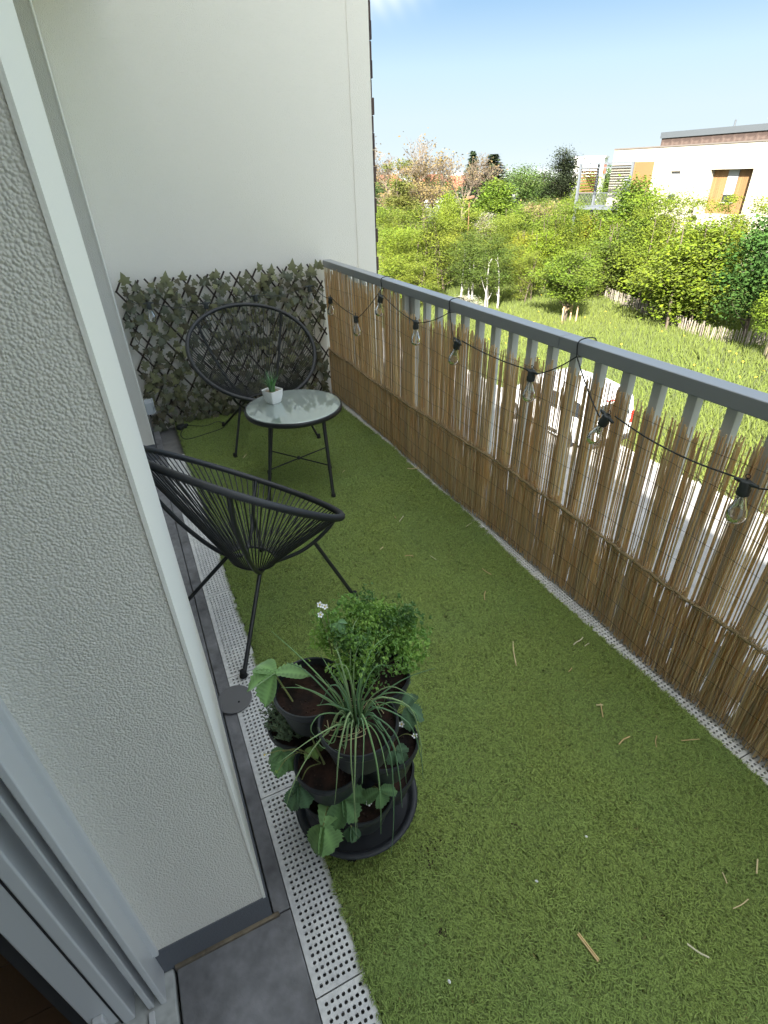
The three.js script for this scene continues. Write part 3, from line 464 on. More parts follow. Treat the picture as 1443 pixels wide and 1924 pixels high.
{
  const t = thing('potted_grass', 'small artificial grass plant in a white square pot on the glass table', 'potted plant', [0.665, 0.5005, -3.035], 0.45);
  const p = new Tri(), ring = (y, s) => { const o = [], rr = s * 0.22; for (let k = 0; k < 4; k++) for (let j = 0; j < 4; j++) { const a = k * Math.PI / 2 + j / 3 * Math.PI / 2; o.push(V((k === 0 || k === 3 ? 1 : -1) * (s - rr) + rr * Math.cos(a), y, (k < 2 ? 1 : -1) * (s - rr) + rr * Math.sin(a))); } return o; };
  const prof = [[0, 0.030], [0.004, 0.033], [0.045, 0.043], [0.074, 0.0465], [0.078, 0.0475], [0.080, 0.0465], [0.078, 0.0435], [0.066, 0.042]].map(([y, s]) => ring(y, s));
  for (let i = 0; i < prof.length - 1; i++) for (let k = 0; k < 16; k++) p.quad(prof[i][k], prof[i + 1][k], prof[i + 1][(k + 1) % 16], prof[i][(k + 1) % 16]);
  for (let k = 1; k < 15; k++) p.tri(prof[0][0], prof[0][k], prof[0][k + 1]);
  part('pot', toCreasedNormals(p.build(true), 0.6), M.white, t);
  const s = new Tri(); const sr = ring(0.068, 0.0418); for (let k = 1; k < 15; k++) s.tri(sr[0], sr[k + 1], sr[k]); part('gravel', metreUV(s.build()), std({ map: rep(blotch([0.45, 0.40, 0.34], [0.70, 0.65, 0.56], 141), 14), roughness: 1 }), t);
  const r = rngOf(151), mats = [[0.09, 0.26, 0.06], [0.13, 0.32, 0.09], [0.17, 0.33, 0.17]].map(c => phys({ color: lin(...c), roughness: 0.5, transmission: 0.2, thickness: 0 }));
  for (let i = 0; i < 46; i++) { const b = new Tri(), a = r() * 6.28, l = 0.085 + r() * 0.055, sp = 0.012 + r() * 0.075, w = 0.0042, x = Math.cos(a) * 0.02 * r(), z = Math.sin(a) * 0.02 * r(); let pr = null; for (let k = 0; k <= 5; k++) { const u = k / 5, c = V(x + Math.cos(a) * sp * u * u, 0.066 + l * u * (1 - 0.12 * u), z + Math.sin(a) * sp * u * u), ww = w * (1 - u * 0.95), o = V(-Math.sin(a) * ww, 0, Math.cos(a) * ww), m = c.clone().add(V(-Math.cos(a) * ww * 0.5, 0, -Math.sin(a) * ww * 0.5)), row = [c.clone().sub(o), m, c.clone().add(o)]; if (pr) { b.quad(pr[0], pr[1], row[1], row[0]); b.quad(pr[1], pr[2], row[2], row[1]); } pr = row; } part('blade', b.build(true), mats[(r() * 3) | 0], t); }
}
// ---------------------------------------------------------------- planter tower
const PX = 0.262, PZ = -0.845;
{
  const t = thing('planter_tower', 'three tier black plastic planter tower on a round wheeled tray', 'planter', [PX, 0.0, PZ]);
  const R = 0.172;
  const tray = part('tray', lathe([[0.0001, 0.052], [R - 0.03, 0.052], [R - 0.012, 0.060], [R - 0.006, 0.088], [R + 0.004, 0.094], [R + 0.006, 0.100], [R + 0.001, 0.105], [R - 0.010, 0.103], [R - 0.016, 0.092], [R - 0.026, 0.075], [0.0001, 0.072]], 56), M.planter, t);
  for (let k = 0; k < 4; k++) { const a = k * Math.PI / 2 + 2.55 - Math.PI / 2, c = part('caster', mergeGeometries([new THREE.CylinderGeometry(0.024, 0.024, 0.012, 18).rotateX(Math.PI / 2).translate(0, 0.026, -0.010), new THREE.CylinderGeometry(0.024, 0.024, 0.012, 18).rotateX(Math.PI / 2).translate(0, 0.026, 0.010), new THREE.CylinderGeometry(0.013, 0.018, 0.03, 12).translate(0.006, 0.044, 0)]), M.rubber, tray); c.position.set(Math.sin(a) * 0.125, 0.0, Math.cos(a) * 0.125); c.rotation.y = a * 2.1; }
  // a tier: union of round lobes [angle, offset, radius], from yb to yt
  const tier = (lobes, yb, yt) => {
    const out = (sc, y) => { const o = []; for (let i = 0; i < 96; i++) { const a = i / 96 * Math.PI * 2, d = [Math.sin(a), Math.cos(a)]; let m = 0.05; for (const [la, off, lr] of lobes) { const cx = Math.sin(la) * off, cz = Math.cos(la) * off, r2 = lr * sc, b = d[0] * cx + d[1] * cz, q = b * b - (cx * cx + cz * cz - r2 * r2); if (q > 0) m = Math.max(m, b + Math.sqrt(q)); } o.push(V(d[0] * m, y, d[1] * m)); } return o; };
    const H = yt - yb, rows = [out(0.74, yb), out(0.82, yb + H * 0.3), out(0.90, yb + H * 0.66), out(0.915, yb + H * 0.74), out(0.985, yb + H * 0.80), out(1.01, yb + H * 0.88), out(1.01, yt - 0.006), out(0.985, yt + 0.001), out(0.945, yt), out(0.925, yt - 0.008), out(0.90, yt - 0.03)];
    const g = new Tri(); for (let i = 0; i < rows.length - 1; i++) for (let k = 0; k < 96; k++) { const n = (k + 1) % 96; g.quad(rows[i][k], rows[i][n], rows[i + 1][n], rows[i + 1][k]); }
    for (let k = 0; k < 96; k++) g.tri(V(0, yb, 0), rows[0][(k + 1) % 96], rows[0][k]);
    const p = part('tier', toCreasedNormals(g.build(true), 0.9), M.planter, t);
    const s = new Tri(), so = out(0.915, yt - 0.022), n = fbm(161, 8, 3), r = rngOf(163); const jig = q => V(q.x, q.y + 0.010 * (n(q.x * 3 + 5, q.z * 3 + 5) - 0.5), q.z);
    for (let j = 0; j < 8; j++) for (let k = 0; k < 96; k++) { const m = (k + 1) % 96, c = V(0, yt - 0.018, 0), a = c.clone().lerp(so[k], j / 8), b = c.clone().lerp(so[m], j / 8), d = c.clone().lerp(so[m], (j + 1) / 8), e = c.clone().lerp(so[k], (j + 1) / 8); s.quad(jig(a), jig(e), jig(d), jig(b)); }
    part('soil', metreUV(s.build()), M.soil, p);
    const crumbs = []; for (let i = 0; i < 260; i++) { const k = (r() * 96) | 0, q = V(0, yt - 0.016, 0).lerp(so[k], Math.sqrt(r()) * 0.96); crumbs.push(new THREE.TetrahedronGeometry(0.0018 + r() * 0.0035).rotateX(r() * 6).rotateY(r() * 6).translate(q.x, q.y + 0.002, q.z)); }
    const cr = part('soil_crumbs', mergeGeometries(crumbs), std({ color: lin(0.045, 0.026, 0.018), roughness: 1 }), p); cr.userData.kind = 'stuff';
    return p;
  };
  const D = Math.PI / 180;
  tier([[-8 * D, 0.074, 0.088], [62 * D, 0.082, 0.086], [292 * D, 0.078, 0.086], [180 * D, 0.075, 0.086]], 0.135, 0.235);
  tier([[52 * D, 0.092, 0.088], [300 * D, 0.088, 0.089], [228 * D, 0.148, 0.086], [130 * D, 0.08, 0.085]], 0.285, 0.385);
  tier([[-4 * D, 0.088, 0.095], [232 * D, 0.094, 0.095], [108 * D, 0.088, 0.095]], 0.438, 0.545);
  part('stem_column', lathe([[0.0001, 0.0725], [0.075, 0.0725], [0.066, 0.136], [0.07, 0.21], [0.062, 0.286], [0.066, 0.36], [0.058, 0.44], [0.0001, 0.44]], 24), M.planter, t);
}
// ---------------------------------------------------------------- herbs and strawberries in the planter
const leafM = (c, tr = 0.25, ro = 0.8) => phys({ color: lin(...c), roughness: ro, transmission: tr, thickness: 0 });
{
  // curly parsley
  const t = thing('parsley_plant', 'bushy curly parsley growing at the back of the planter tower', 'herb', [PX + 0.085, 0.535, PZ - 0.055]), r = rngOf(171);
  const stems = [], mats = [[0.19, 0.36, 0.06], [0.28, 0.46, 0.08], [0.12, 0.25, 0.06]].map(c => leafM(c, 0.3)), bits = mats.map(() => new Tri());
  for (let k = 0; k < 64; k++) {
    const a = r() * 6.28, sp = Math.sqrt(r()) * 0.13, h = 0.075 + r() * 0.085 - sp * 0.28 + (k < 8 ? 0.02 : 0), tip = V(Math.cos(a) * sp + 0.012, h, Math.sin(a) * sp - 0.012);
    const b0 = V(Math.cos(a) * 0.02, -0.02, Math.sin(a) * 0.02); stems.push(tube([b0, b0.clone().lerp(tip, 0.5).add(V(0, 0.02, 0)), tip], 0.0013, 5, 6));
    const mi = r() < 0.45 ? 0 : r() < 0.55 ? 1 : 2;
    for (let q = 0; q < 62; q++) { // frilled leaflets
      const c = tip.clone().add(V(gauss(r) * 0.017, gauss(r) * 0.011, gauss(r) * 0.017)), s = 0.003 + r() * 0.0045, e = new THREE.Euler(r() * 6, r() * 6, r() * 6), P = [[0, 0, 0], [1, 0.3, 0.4], [1.5, 1.2, -0.3], [0.6, 1.5, 0.5], [-0.5, 1.3, -0.4], [-1, 0.5, 0.4]].map(v => V(...v).multiplyScalar(s).applyEuler(e).add(c));
      for (let j = 1; j < 5; j++) bits[mi].tri(P[0], P[j], P[j + 1]);
    }
  }
  part('stem', mergeGeometries(stems), leafM([0.16, 0.26, 0.06]), t); bits.forEach((b, i) => part('leaf_frill', b.build(), mats[i], t).userData.kind = 'stuff');
  // chives
  const c = thing('chives_plant', 'long thin drooping chives in the front pot of the planter tower', 'herb', [PX - 0.008, 0.525, PZ + 0.072]), cm = [[0.16, 0.29, 0.12], [0.20, 0.35, 0.13], [0.13, 0.25, 0.12], [0.26, 0.37, 0.16]].map(v => leafM(v, 0.1)), dry = std({ color: lin(0.55, 0.45, 0.25), roughness: 0.8 });
  const blade = (pts, w) => part('blade', tube(pts.map(p => V(...p)), u => w * (1 - 0.8 * u * u), 6, 18), cm[(r() * 4) | 0], c);
  blade([[-0.01, 0, -0.01], [-0.05, 0.11, -0.05], [-0.10, 0.19, -0.10], [-0.135, 0.235, -0.135]], 0.0022);
  blade([[0.01, 0, 0], [0.06, 0.05, 0.0], [0.13, 0.085, 0.005], [0.205, 0.10, 0.02]], 0.0022);
  blade([[0, 0, 0], [0.0, 0.12, 0.0], [-0.01, 0.18, -0.02], [-0.05, 0.165, -0.035]], 0.0022);
  blade([[0, 0, 0], [-0.05, 0.03, 0.01], [-0.12, 0.0, 0.03], [-0.18, -0.05, 0.06], [-0.21, -0.12, 0.07]], 0.0022);
  blade([[0, 0, 0], [-0.04, 0.05, 0.0], [-0.085, 0.07, 0.0], [-0.11, 0.05, 0.01], [-0.10, 0.02, 0.02]], 0.0022);
  blade([[0, 0, 0.01], [-0.02, 0.05, 0.06], [-0.042, 0.03, 0.105], [-0.06, -0.10, 0.125], [-0.065, -0.25, 0.128]], 0.0024);
  blade([[0.01, 0, 0.01], [0.03, 0.05, 0.05], [0.045, 0.03, 0.10], [0.055, -0.09, 0.122], [0.06, -0.22, 0.125]], 0.0024);
  blade([[0.02, 0, 0.01], [0.03, 0.04, 0.07], [0.035, 0.02, 0.112], [0.035, -0.10, 0.13], [0.03, -0.30, 0.132], [0.022, -0.40, 0.132]], 0.0022);
  blade([[0.02, 0, -0.01], [0.09, 0.04, 0.02], [0.13, 0.02, 0.05], [0.145, -0.04, 0.06]], 0.0022);
  blade([[0.02, 0, -0.01], [0.07, 0.055, 0.0], [0.12, 0.055, 0.02], [0.16, 0.0, 0.03]], 0.0022);
  for (let k = 0; k < 17; k++) { const a = r() * 6.28, s = 0.02 + r() * 0.06, h = 0.08 + r() * 0.1; blade([[Math.cos(a) * 0.015, -0.008, Math.sin(a) * 0.012], [Math.cos(a) * s * 0.4, h * 0.5, Math.sin(a) * s * 0.4 - 0.01], [Math.cos(a) * s, h, Math.sin(a) * s - 0.02]], 0.0018 + r() * 0.0008); }
  for (let k = 0; k < 22; k++) { const a = r() * 6.28, s = 0.07 + r() * 0.12, h = 0.06 + r() * 0.12; blade([[Math.cos(a) * 0.014, -0.008, Math.sin(a) * 0.014], [Math.cos(a) * s * 0.35, h * 0.65, Math.sin(a) * s * 0.35], [Math.cos(a + 0.1) * s * 0.75, h * (0.95 + r() * 0.1), Math.sin(a + 0.1) * s * 0.75], [Math.cos(a + 0.2) * s * 1.2, h * (0.6 + r() * 0.4), Math.sin(a + 0.2) * s * 1.2]], 0.0017 + r() * 0.0007); }
  for (let k = 0; k < 6; k++) { const a = 0.15 + r() * 2.6, s = 0.118 + r() * 0.03, d = 0.10 + r() * 0.2, t0 = (r() - 0.5) * 0.5, cx = u => Math.cos(a + t0 * u) * s, sz = u => Math.sin(a + t0 * u) * s; blade([[Math.cos(a) * 0.012, -0.008, Math.sin(a) * 0.012], [cx(0.3) * 0.4, 0.06 + r() * 0.04, sz(0.3) * 0.4], [cx(0.6) * 0.92, 0.045 + r() * 0.02, sz(0.6) * 0.92], [cx(0.8) * 1.15, -d * 0.35, sz(0.8) * 1.15], [cx(1) * 1.2, -d, sz(1) * 1.2]], 0.0019 + r() * 0.0006); }
  for (let k = 0; k < 12; k++) { const a = r() * 3.14, s = 0.07 + r() * 0.05, d = -0.03 - r() * 0.03; blade([[Math.cos(a) * 0.012, -0.008, Math.sin(a) * 0.012], [Math.cos(a) * s * 0.45, 0.035 + r() * 0.03, Math.sin(a) * s * 0.45], [Math.cos(a) * s * 0.85, 0.01, Math.sin(a) * s * 0.85], [Math.cos(a) * s * (1.05), -d, Math.sin(a) * s * 1.0]], 0.0018 + r() * 0.0006); }
  for (let k = 0; k < 16; k++) { const a = r() * 6.28, s = 0.02 + r() * 0.05; part('dry_blade', tube([V(Math.cos(a) * 0.02, 0.004, Math.sin(a) * 0.02), V(Math.cos(a) * s, 0.012 + r() * 0.01, Math.sin(a) * s * 0.8), V(Math.cos(a + 0.8) * s * 1.1, 0.003, Math.sin(a + 0.8) * s * 0.8)], 0.0011, 5, 10), dry, c); }
}
{
  const r = rngOf(181), green = [[0.20, 0.36, 0.12], [0.12, 0.24, 0.085], [0.075, 0.155, 0.07], [0.25, 0.40, 0.10]].map(v => { const m = leafM(v, 0.3, 0.75); m.vertexColors = true; return m; }), budM = leafM([0.25, 0.40, 0.10]), stemM = leafM([0.22, 0.24, 0.08], 0.1);
  // serrated leaflet, base at origin, tip at +z, folded along the midrib
  const leaflet = (s, fold, droop) => { const q = rngOf(s), b = new Tri(), n = 17; let pr = null; for (let i = 0; i <= n; i++) { const u = i / n, w = 0.40 * Math.pow(Math.sin(Math.PI * Math.min(1, 0.06 + u * 0.92)), 0.7) * (0.62 + 0.5 * u) * (1 - 0.62 * Math.max(0, u - 0.78) / 0.22), tooth = i % 2 ? 1.09 : 0.95, y = -droop * u * u, k = 0.02 * (i % 2 ? 1 : -1); const row = [V(-w * tooth, y + fold * w + k, u - (i % 2 ? 0.0 : 0.03)), V(-w * 0.5, y + fold * w * 0.45 - k, u), V(0, y, u), V(w * 0.5, y + fold * w * 0.45 - k, u), V(w * tooth, y + fold * w + k, u - (i % 2 ? 0.0 : 0.03))]; if (pr) for (let j = 0; j < 4; j++) b.quad(pr[j], row[j], row[j + 1], pr[j + 1]); pr = row; } const g = b.build(true), P = g.attributes.position, C = new Float32Array(P.count * 3); for (let i = 0; i < P.count; i++) { const u = Math.round(P.getZ(i) * n), v = Math.abs(P.getX(i)) < 1e-4 ? 1.5 : u % 2 ? 1.12 : 0.86; C.set([v, v, v], i * 3); } g.setAttribute('color', new THREE.BufferAttribute(C, 3)); return g; };
  const G = [leaflet(1, 0.35, 0.12), leaflet(2, 0.2, 0.3), leaflet(3, 0.5, 0.2), leaflet(4, 0.1, 0.55)];
  const leafOn = (t, root, at, size, mat, dirs, stemR = 0.0017) => { // a trifoliate leaf on its stalk; dirs: [yaw, pitch, roll]
    const st = part('stalk', tube([root, root.clone().lerp(at, 0.55).add(V(0, 0.03, 0)), at], stemR, 6, 14), stemM, t);
    dirs.forEach(([yaw, pitch, roll], i) => { const o = part('leaf', G[(r() * 4) | 0], mat, t); o.position.copy(at); o.rotation.set(pitch, yaw, roll ?? 0, 'YXZ'); o.scale.setScalar(size * (i ? 0.92 : 1)); });
    return st;
  };
  const flower = (t, at, root, open = true) => { part('stalk', tube([root, root.clone().lerp(at, 0.6).add(V(0, 0.02, 0)), at], 0.0011, 5, 10), stemM, t); const b = new Tri(); for (let k = 0; k < 5; k++) { const a = k * 1.2566, p = (d, w, y) => V(Math.cos(a + w) * d, y, Math.sin(a + w) * d); b.tri(V(0, 0, 0), p(0.009, 0.5, 0.003), p(0.012, 0, 0.004)); b.tri(V(0, 0, 0), p(0.012, 0, 0.004), p(0.009, -0.5, 0.003)); } if (open) { const f = part('flower', b.build(), M.white, t); f.position.copy(at); f.rotation.set(r() - 0.2, r() * 6, -0.6 + r()); f.scale.setScalar(0.7); part('flower_eye', new THREE.SphereGeometry(0.003, 8, 6).translate(0, 0.003, 0), std({ color: lin(0.6, 0.45, 0.05), roughness: 0.9 }), f); } else { const f = part('bud', lathe([[0.0001, 0], [0.004, 0.002], [0.0045, 0.007], [0.002, 0.011], [0.0001, 0.012]], 8), budM, t); f.position.copy(at); } };
  // world-space points, planter axis at PX, PZ
  const a = thing('strawberry_plant', 'strawberry plant with large pale serrated leaf reaching left from the planter tower', 'plant');
  const W = (x, y, z) => V(x, y, z);
  leafOn(a, W(0.172, 0.37, -0.80), W(0.113, 0.575, -0.955), 0.088, green[0], [[1.35, 0.02, -0.2], [-1.7, 0.28, 0.15], [-2.75, -0.10, 0], [-0.8, 0.55, 0.1]], 0.0024);
  leafOn(a, W(0.165, 0.365, -0.81), W(0.085, 0.40, -0.86), 0.065, green[1], [[-0.7, 0.7], [-2.0, 0.5], [0.4, 0.9]]);
  leafOn(a, W(0.165, 0.365, -0.81), W(0.10, 0.345, -0.79), 0.068, green[2], [[-1.0, 0.75], [-2.1, 0.6], [0.2, 0.8]]);
  flower(a, W(0.040, 0.43, -0.85), W(0.15, 0.38, -0.83)); flower(a, W(0.055, 0.40, -0.81), W(0.13, 0.40, -0.84), false); flower(a, W(0.15, 0.44, -0.88), W(0.17, 0.37, -0.82), false);
  leafOn(a, W(0.17, 0.37, -0.80), W(0.155, 0.405, -0.835), 0.032, green[3], [[-1.2, 0.2], [0.2, 0.3], [1.4, 0.2]]);
  const b = thing('strawberry_plant', 'strawberry plant with large drooping dark leaves at the lower front left of the planter', 'plant');
  leafOn(b, W(0.19, 0.215, -0.80), W(0.128, 0.262, -0.715), 0.098, green[0], [[0.3, 1.05, 0.1], [-1.3, 0.9, 0], [2.3, -0.45, 0.2]], 0.002);
  leafOn(b, W(0.20, 0.215, -0.79), W(0.192, 0.30, -0.735), 0.078, green[1], [[-0.9, 0.75, 0], [0.45, 0.85, 0.1], [1.5, 0.2, 0]], 0.002);
  leafOn(b, W(0.20, 0.215, -0.79), W(0.195, 0.225, -0.70), 0.045, green[2], [[0.2, 1.0], [-1.0, 0.8], [1.2, 0.8]]);
  const c = thing('strawberry_plant', 'small strawberry plant with a few leaves at the lower front of the planter', 'plant');
  leafOn(c, W(0.27, 0.215, -0.76), W(0.283, 0.30, -0.715), 0.058, green[1], [[0.1, 0.9], [1.4, 0.25], [-1.6, 0.1]], 0.002); flower(c, W(0.248, 0.285, -0.705), W(0.26, 0.22, -0.75));
  const d = thing('strawberry_plant', 'strawberry plant with bluish dark leaves and tiny flowers on the right of the planter', 'plant');
  leafOn(d, W(0.345, 0.365, -0.80), W(0.405, 0.46, -0.80), 0.066, green[2], [[1.0, 0.55], [2.4, 0.2], [-0.2, 0.6]], 0.0018); leafOn(d, W(0.345, 0.365, -0.79), W(0.395, 0.50, -0.86), 0.06, green[2], [[1.6, 0.25], [2.9, 0.1], [0.3, 0.5]], 0.0018);
  leafOn(d, W(0.34, 0.365, -0.78), W(0.345, 0.385, -0.745), 0.045, green[2], [[0.4, 0.5], [1.6, 0.3], [-1.0, 0.4]]);
  flower(d, W(0.378, 0.435, -0.775), W(0.345, 0.37, -0.79)); flower(d, W(0.40, 0.41, -0.745), W(0.35, 0.37, -0.78)); flower(d, W(0.372, 0.43, -0.80), W(0.345, 0.37, -0.79), false);
  const e = thing('strawberry_plant', 'white strawberry blossoms on thin stalks above the parsley', 'plant');
  flower(e, W(0.262, 0.735, -0.955), W(0.27, 0.545, -0.93)); flower(e, W(0.245, 0.725, -0.945), W(0.265, 0.545, -0.93)); flower(e, W(0.252, 0.738, -0.965), W(0.265, 0.545, -0.93));
  leafOn(e, W(0.27, 0.54, -0.93), W(0.285, 0.69, -0.935), 0.03, green[1], [[0.3, 0.4], [1.6, 0.3], [-1.2, 0.2]]);
  // thyme
  const th = thing('thyme_plant', 'fine leaved dark thyme spilling from the left rear pot of the planter', 'herb', [PX - 0.122, 0.362, PZ - 0.108]), bits = new Tri(), st = [];
  for (let k = 0; k < 140; k++) { const an = r() * 6.28, s = Math.sqrt(r()) * 0.075, h = 0.05 + r() * 0.055, tip = V(Math.cos(an) * s * 1.15, h - s * 0.2, Math.sin(an) * s * 1.15), b0 = V(Math.cos(an) * s * 0.5, -0.01, Math.sin(an) * s * 0.5); st.push(cyl(b0, tip, 0.0008, 0.0006, 4)); for (let q = 0; q < 22; q++) { const cpt = b0.clone().lerp(tip, 0.25 + 0.75 * q / 22), aa = r() * 6.28, l = 0.007 + r() * 0.004, dd = V(Math.cos(aa) * l, l * 0.4, Math.sin(aa) * l), oo = V(-Math.sin(aa) * 0.0022, 0, Math.cos(aa) * 0.0022); bits.quad(cpt, cpt.clone().add(dd.clone().multiplyScalar(0.5)).add(oo), cpt.clone().add(dd), cpt.clone().add(dd.clone().multiplyScalar(0.5)).sub(oo)); } }
  part('stem', mergeGeometries(st), std({ color: lin(0.12, 0.09, 0.05), roughness: 0.9 }), th); part('leaves', bits.build(), leafM([0.14, 0.20, 0.11], 0.2), th).userData.kind = 'stuff';
}
// ---------------------------------------------------------------- straw and crumbs on the turf
{
  const r = rngOf(191), sm = [[0.74, 0.62, 0.36], [0.66, 0.48, 0.24], [0.74, 0.70, 0.50]].map(c => std({ color: lin(...c), roughness: 0.7 }));
  const straw = (x, z, len, ang, w, label, group) => { const g = thing('straw_fragment', label, 'straw', [x, 0.011, z], ang, group); const n = len > 0.06 ? 3 : 2; part('stalk', tube(Array.from({ length: n + 1 }, (_, i) => V((r() - 0.5) * len * 0.1, (r()) * 0.003, (i / n - 0.5) * len)), w, 6, 8), sm[(r() * 3) | 0], g); return g; };
  const big = straw(0.64, -0.29, 0.0655, 0.10, 0.0001, 'split piece of reed lying on the turf nearest the camera', null);
  part('half_reed', rbox(-0.0046, -0.0006, 0, 0.004, -0.032, 0.032, 0.0015), sm[1], big); part('half_reed', rbox(0.0002, 0.0042, 0, 0.0035, -0.033, 0.031, 0.0015), std({ color: lin(0.66, 0.47, 0.22), roughness: 0.7 }), big);
  straw(1.06, -1.14, 0.125, -0.55, 0.0022, 'longest straight straw lying on the turf in front of the reed screen');
  straw(1.44, -2.72, 0.085, 1.2, 0.0028, 'thick pale straw lying on the turf edge beyond the table');
  straw(1.345, -0.575, 0.06, 1.25, 0.0015, 'pale straw on the turf near the right end of the reed screen');
  const lab = 'short dry straw fragment lying on the artificial turf', grp = 'straw fragments on the turf';
  for (const [x, z] of [[1.18, -0.81], [1.165, -0.79], [1.15, -0.67], [1.08, -2.25], [1.10, -2.22], [1.08, -1.83], [1.40, -2.0], [1.18, -0.23], [1.07, -0.25], [1.06, -0.19], [0.87, -0.17], [1.33, -1.08], [1.34, -1.05], [1.15, -1.48], [0.89, -2.02], [0.50, -3.43], [1.25, -1.62], [0.98, -1.9], [1.2, -0.98], [1.24, -0.62], [0.42, -2.2], [1.02, -2.9]]) straw(x + (r() - 0.5) * 0.01, z, 0.022 + r() * 0.045, r() * 3.14, 0.001 + r() * 0.0014, lab, grp);
  // crumbs of soil beside the planter and white petals
  const cr = []; for (let i = 0; i < 150; i++) { const cx = [0.40, 0.43, 0.335, 0.66][i % 4 === 3 ? (i % 16 === 3 ? 3 : 2) : i % 2], cz = [-0.66, -0.63, -0.47, -0.60][i % 4 === 3 ? (i % 16 === 3 ? 3 : 2) : i % 2], sd = i % 4 === 3 ? 0.006 : 0.03; cr.push(new THREE.TetrahedronGeometry(0.0014 + r() * 0.003).rotateX(r() * 6).rotateZ(r() * 6).translate(cx + gauss(r) * sd, 0.009, cz + gauss(r) * sd)); }
  const so = single('soil_crumbs', mergeGeometries(cr), std({ color: lin(0.05, 0.028, 0.02), roughness: 1 }), 'dark soil crumbs spilled on the turf beside the planter', 'soil'); so.userData.kind = 'stuff';
  const pet = new Tri(); for (let k = 0; k < 6; k++) { const a = k * 1.047; pet.tri(V(0, 0.002, 0), V(Math.cos(a) * 0.005, 0, Math.sin(a) * 0.0035), V(Math.cos(a + 1.047) * 0.005, 0, Math.sin(a + 1.047) * 0.0035)); } const pg = pet.build();
  for (const [x, z] of [[0.82, -0.49], [0.33, -1.42], [0.02, -2.4], [0.035, -2.0], [0.57, -2.35], [0.30, -0.38], [0.62, -0.46]]) { const o = single('white_petal', pg, M.white, 'tiny white petal lying on the balcony floor', 'petal', 'white petals on the floor'); o.position.set(x, x < 0.1 ? -0.003 : 0.012, z); o.rotation.y = r() * 6; }
}
// ---------------------------------------------------------------- trees
const bark = std({ map: rep(blotch([0.28, 0.24, 0.20], [0.42, 0.38, 0.32], 201), 2), roughness: 1 }), birchBark = std({ map: rep(blotch([0.45, 0.43, 0.40], [0.80, 0.79, 0.76], 203), 3), roughness: 0.9 }), twigM = std({ color: lin(0.18, 0.14, 0.10), roughness: 1 });
const foliage = tr => phys({ color: lin(1, 1, 1), vertexColors: true, roughness: 1, transmission: tr, thickness: 0, specularIntensity: 0.25 });
const folM = foliage(0.38), folDark = foliage(0.12);
// broadleaf: h height, r crown radius, base crown start; col [r,g,b], leaf size
function broadleaf({ seed, h, r, base, n = 7000, leaf = 0.16, col, vary = 0.3, clusters = 60, open = 0, multi = 1, top = 0, limbs = 42, stemTop = 0.93 }) {
  const q = rngOf(seed), t = new Tri(), wood = [], cy = (base + h) / 2, ry = (h - base) / 2, cs = [];
  while (cs.length < clusters) { const a = q() * 6.28, u = q() * 2 - 1, rho = Math.pow(q(), 0.42) * 0.86, s = Math.sqrt(1 - u * u), k = 0.84 + 0.3 * Math.sin(a * 3 + seed) * Math.sin(u * 4 + seed); cs.push(V(Math.cos(a) * s * rho * r * k * (1 - 0.25 * Math.max(0, u)), cy + u * rho * ry * (0.95 + 0.1 * q()), Math.sin(a) * s * rho * r * k * (1 - 0.25 * Math.max(0, u)))); }
  for (let k = 0; k < top; k++) cs.push(V((q() - 0.5) * r * 1.2, h + (q() - 0.2) * 0.6, (q() - 0.5) * r * 1.2));
  const per = Math.round(n / cs.length), sig = r * (0.20 - 0.05 * open);
  cs.forEach(c => {
    const tint = 1 + (q() - 0.5) * vary, hue = (q() - 0.5) * 0.22, sc = 0.7 + q() * 0.6;
    for (let k = 0; k < per; k++) {
      const p = c.clone().add(V(gauss(q) * sig * sc, gauss(q) * sig * 0.62 * sc, gauss(q) * sig * sc)); if (p.y < base * 0.75) continue;
      const s = leaf * (0.55 + q() * 0.8), e = new THREE.Euler((q() - 0.5) * 2.0, q() * 6.28, (q() - 0.5) * 2.0), f = 0.60 * tint * (0.88 + q() * 0.24), cc = [col[0] * f * (1 + hue), col[1] * f, col[2] * f];
      const P = [V(0, 0, -s * 0.5), V(s * 0.34, s * 0.07, 0), V(0, -s * 0.05, s * 0.55), V(-s * 0.34, s * 0.07, 0)].map(v => v.applyEuler(e).add(p));
      t.tri(P[0], P[1], P[2], cc); t.tri(P[0], P[2], P[3], cc);
    }
  });
  for (let m = 0; m < multi; m++) {
    const bx = multi > 1 ? (q() - 0.5) * r * 0.7 : 0, bz = multi > 1 ? (q() - 0.5) * r * 0.7 : 0, tr = 0.028 * h * (multi > 1 ? 0.4 : 0.62), tx = (q() - 0.5) * r * 0.5, tz = (q() - 0.5) * r * 0.5;
    const axis = new THREE.CatmullRomCurve3([V(bx, -0.1, bz), V(bx + (q() - 0.5) * 0.1, base, bz + (q() - 0.5) * 0.1), V(bx + tx * 0.5, cy, bz + tz * 0.5), V(bx + tx, h * stemTop, bz + tz)]); wood.push(tube(axis, u => tr * (1 - 0.85 * u) + 0.006, 7, 14));
    cs.forEach((c, i) => { if (i % multi !== m || (i > limbs)) return; const u = Math.min(0.92, Math.max(0.12, (c.y - 0.35 * r) / h)), a = axis.getPointAt(u); wood.push(tube([a, a.clone().lerp(c, 0.5).add(V(0, -0.08 * r, 0)), c], v => tr * 0.3 * (1 - v * 0.85) + 0.004, 4, 5)); });
  }
  return { crown: t.build(), trunk: mergeGeometries(wood) };
}
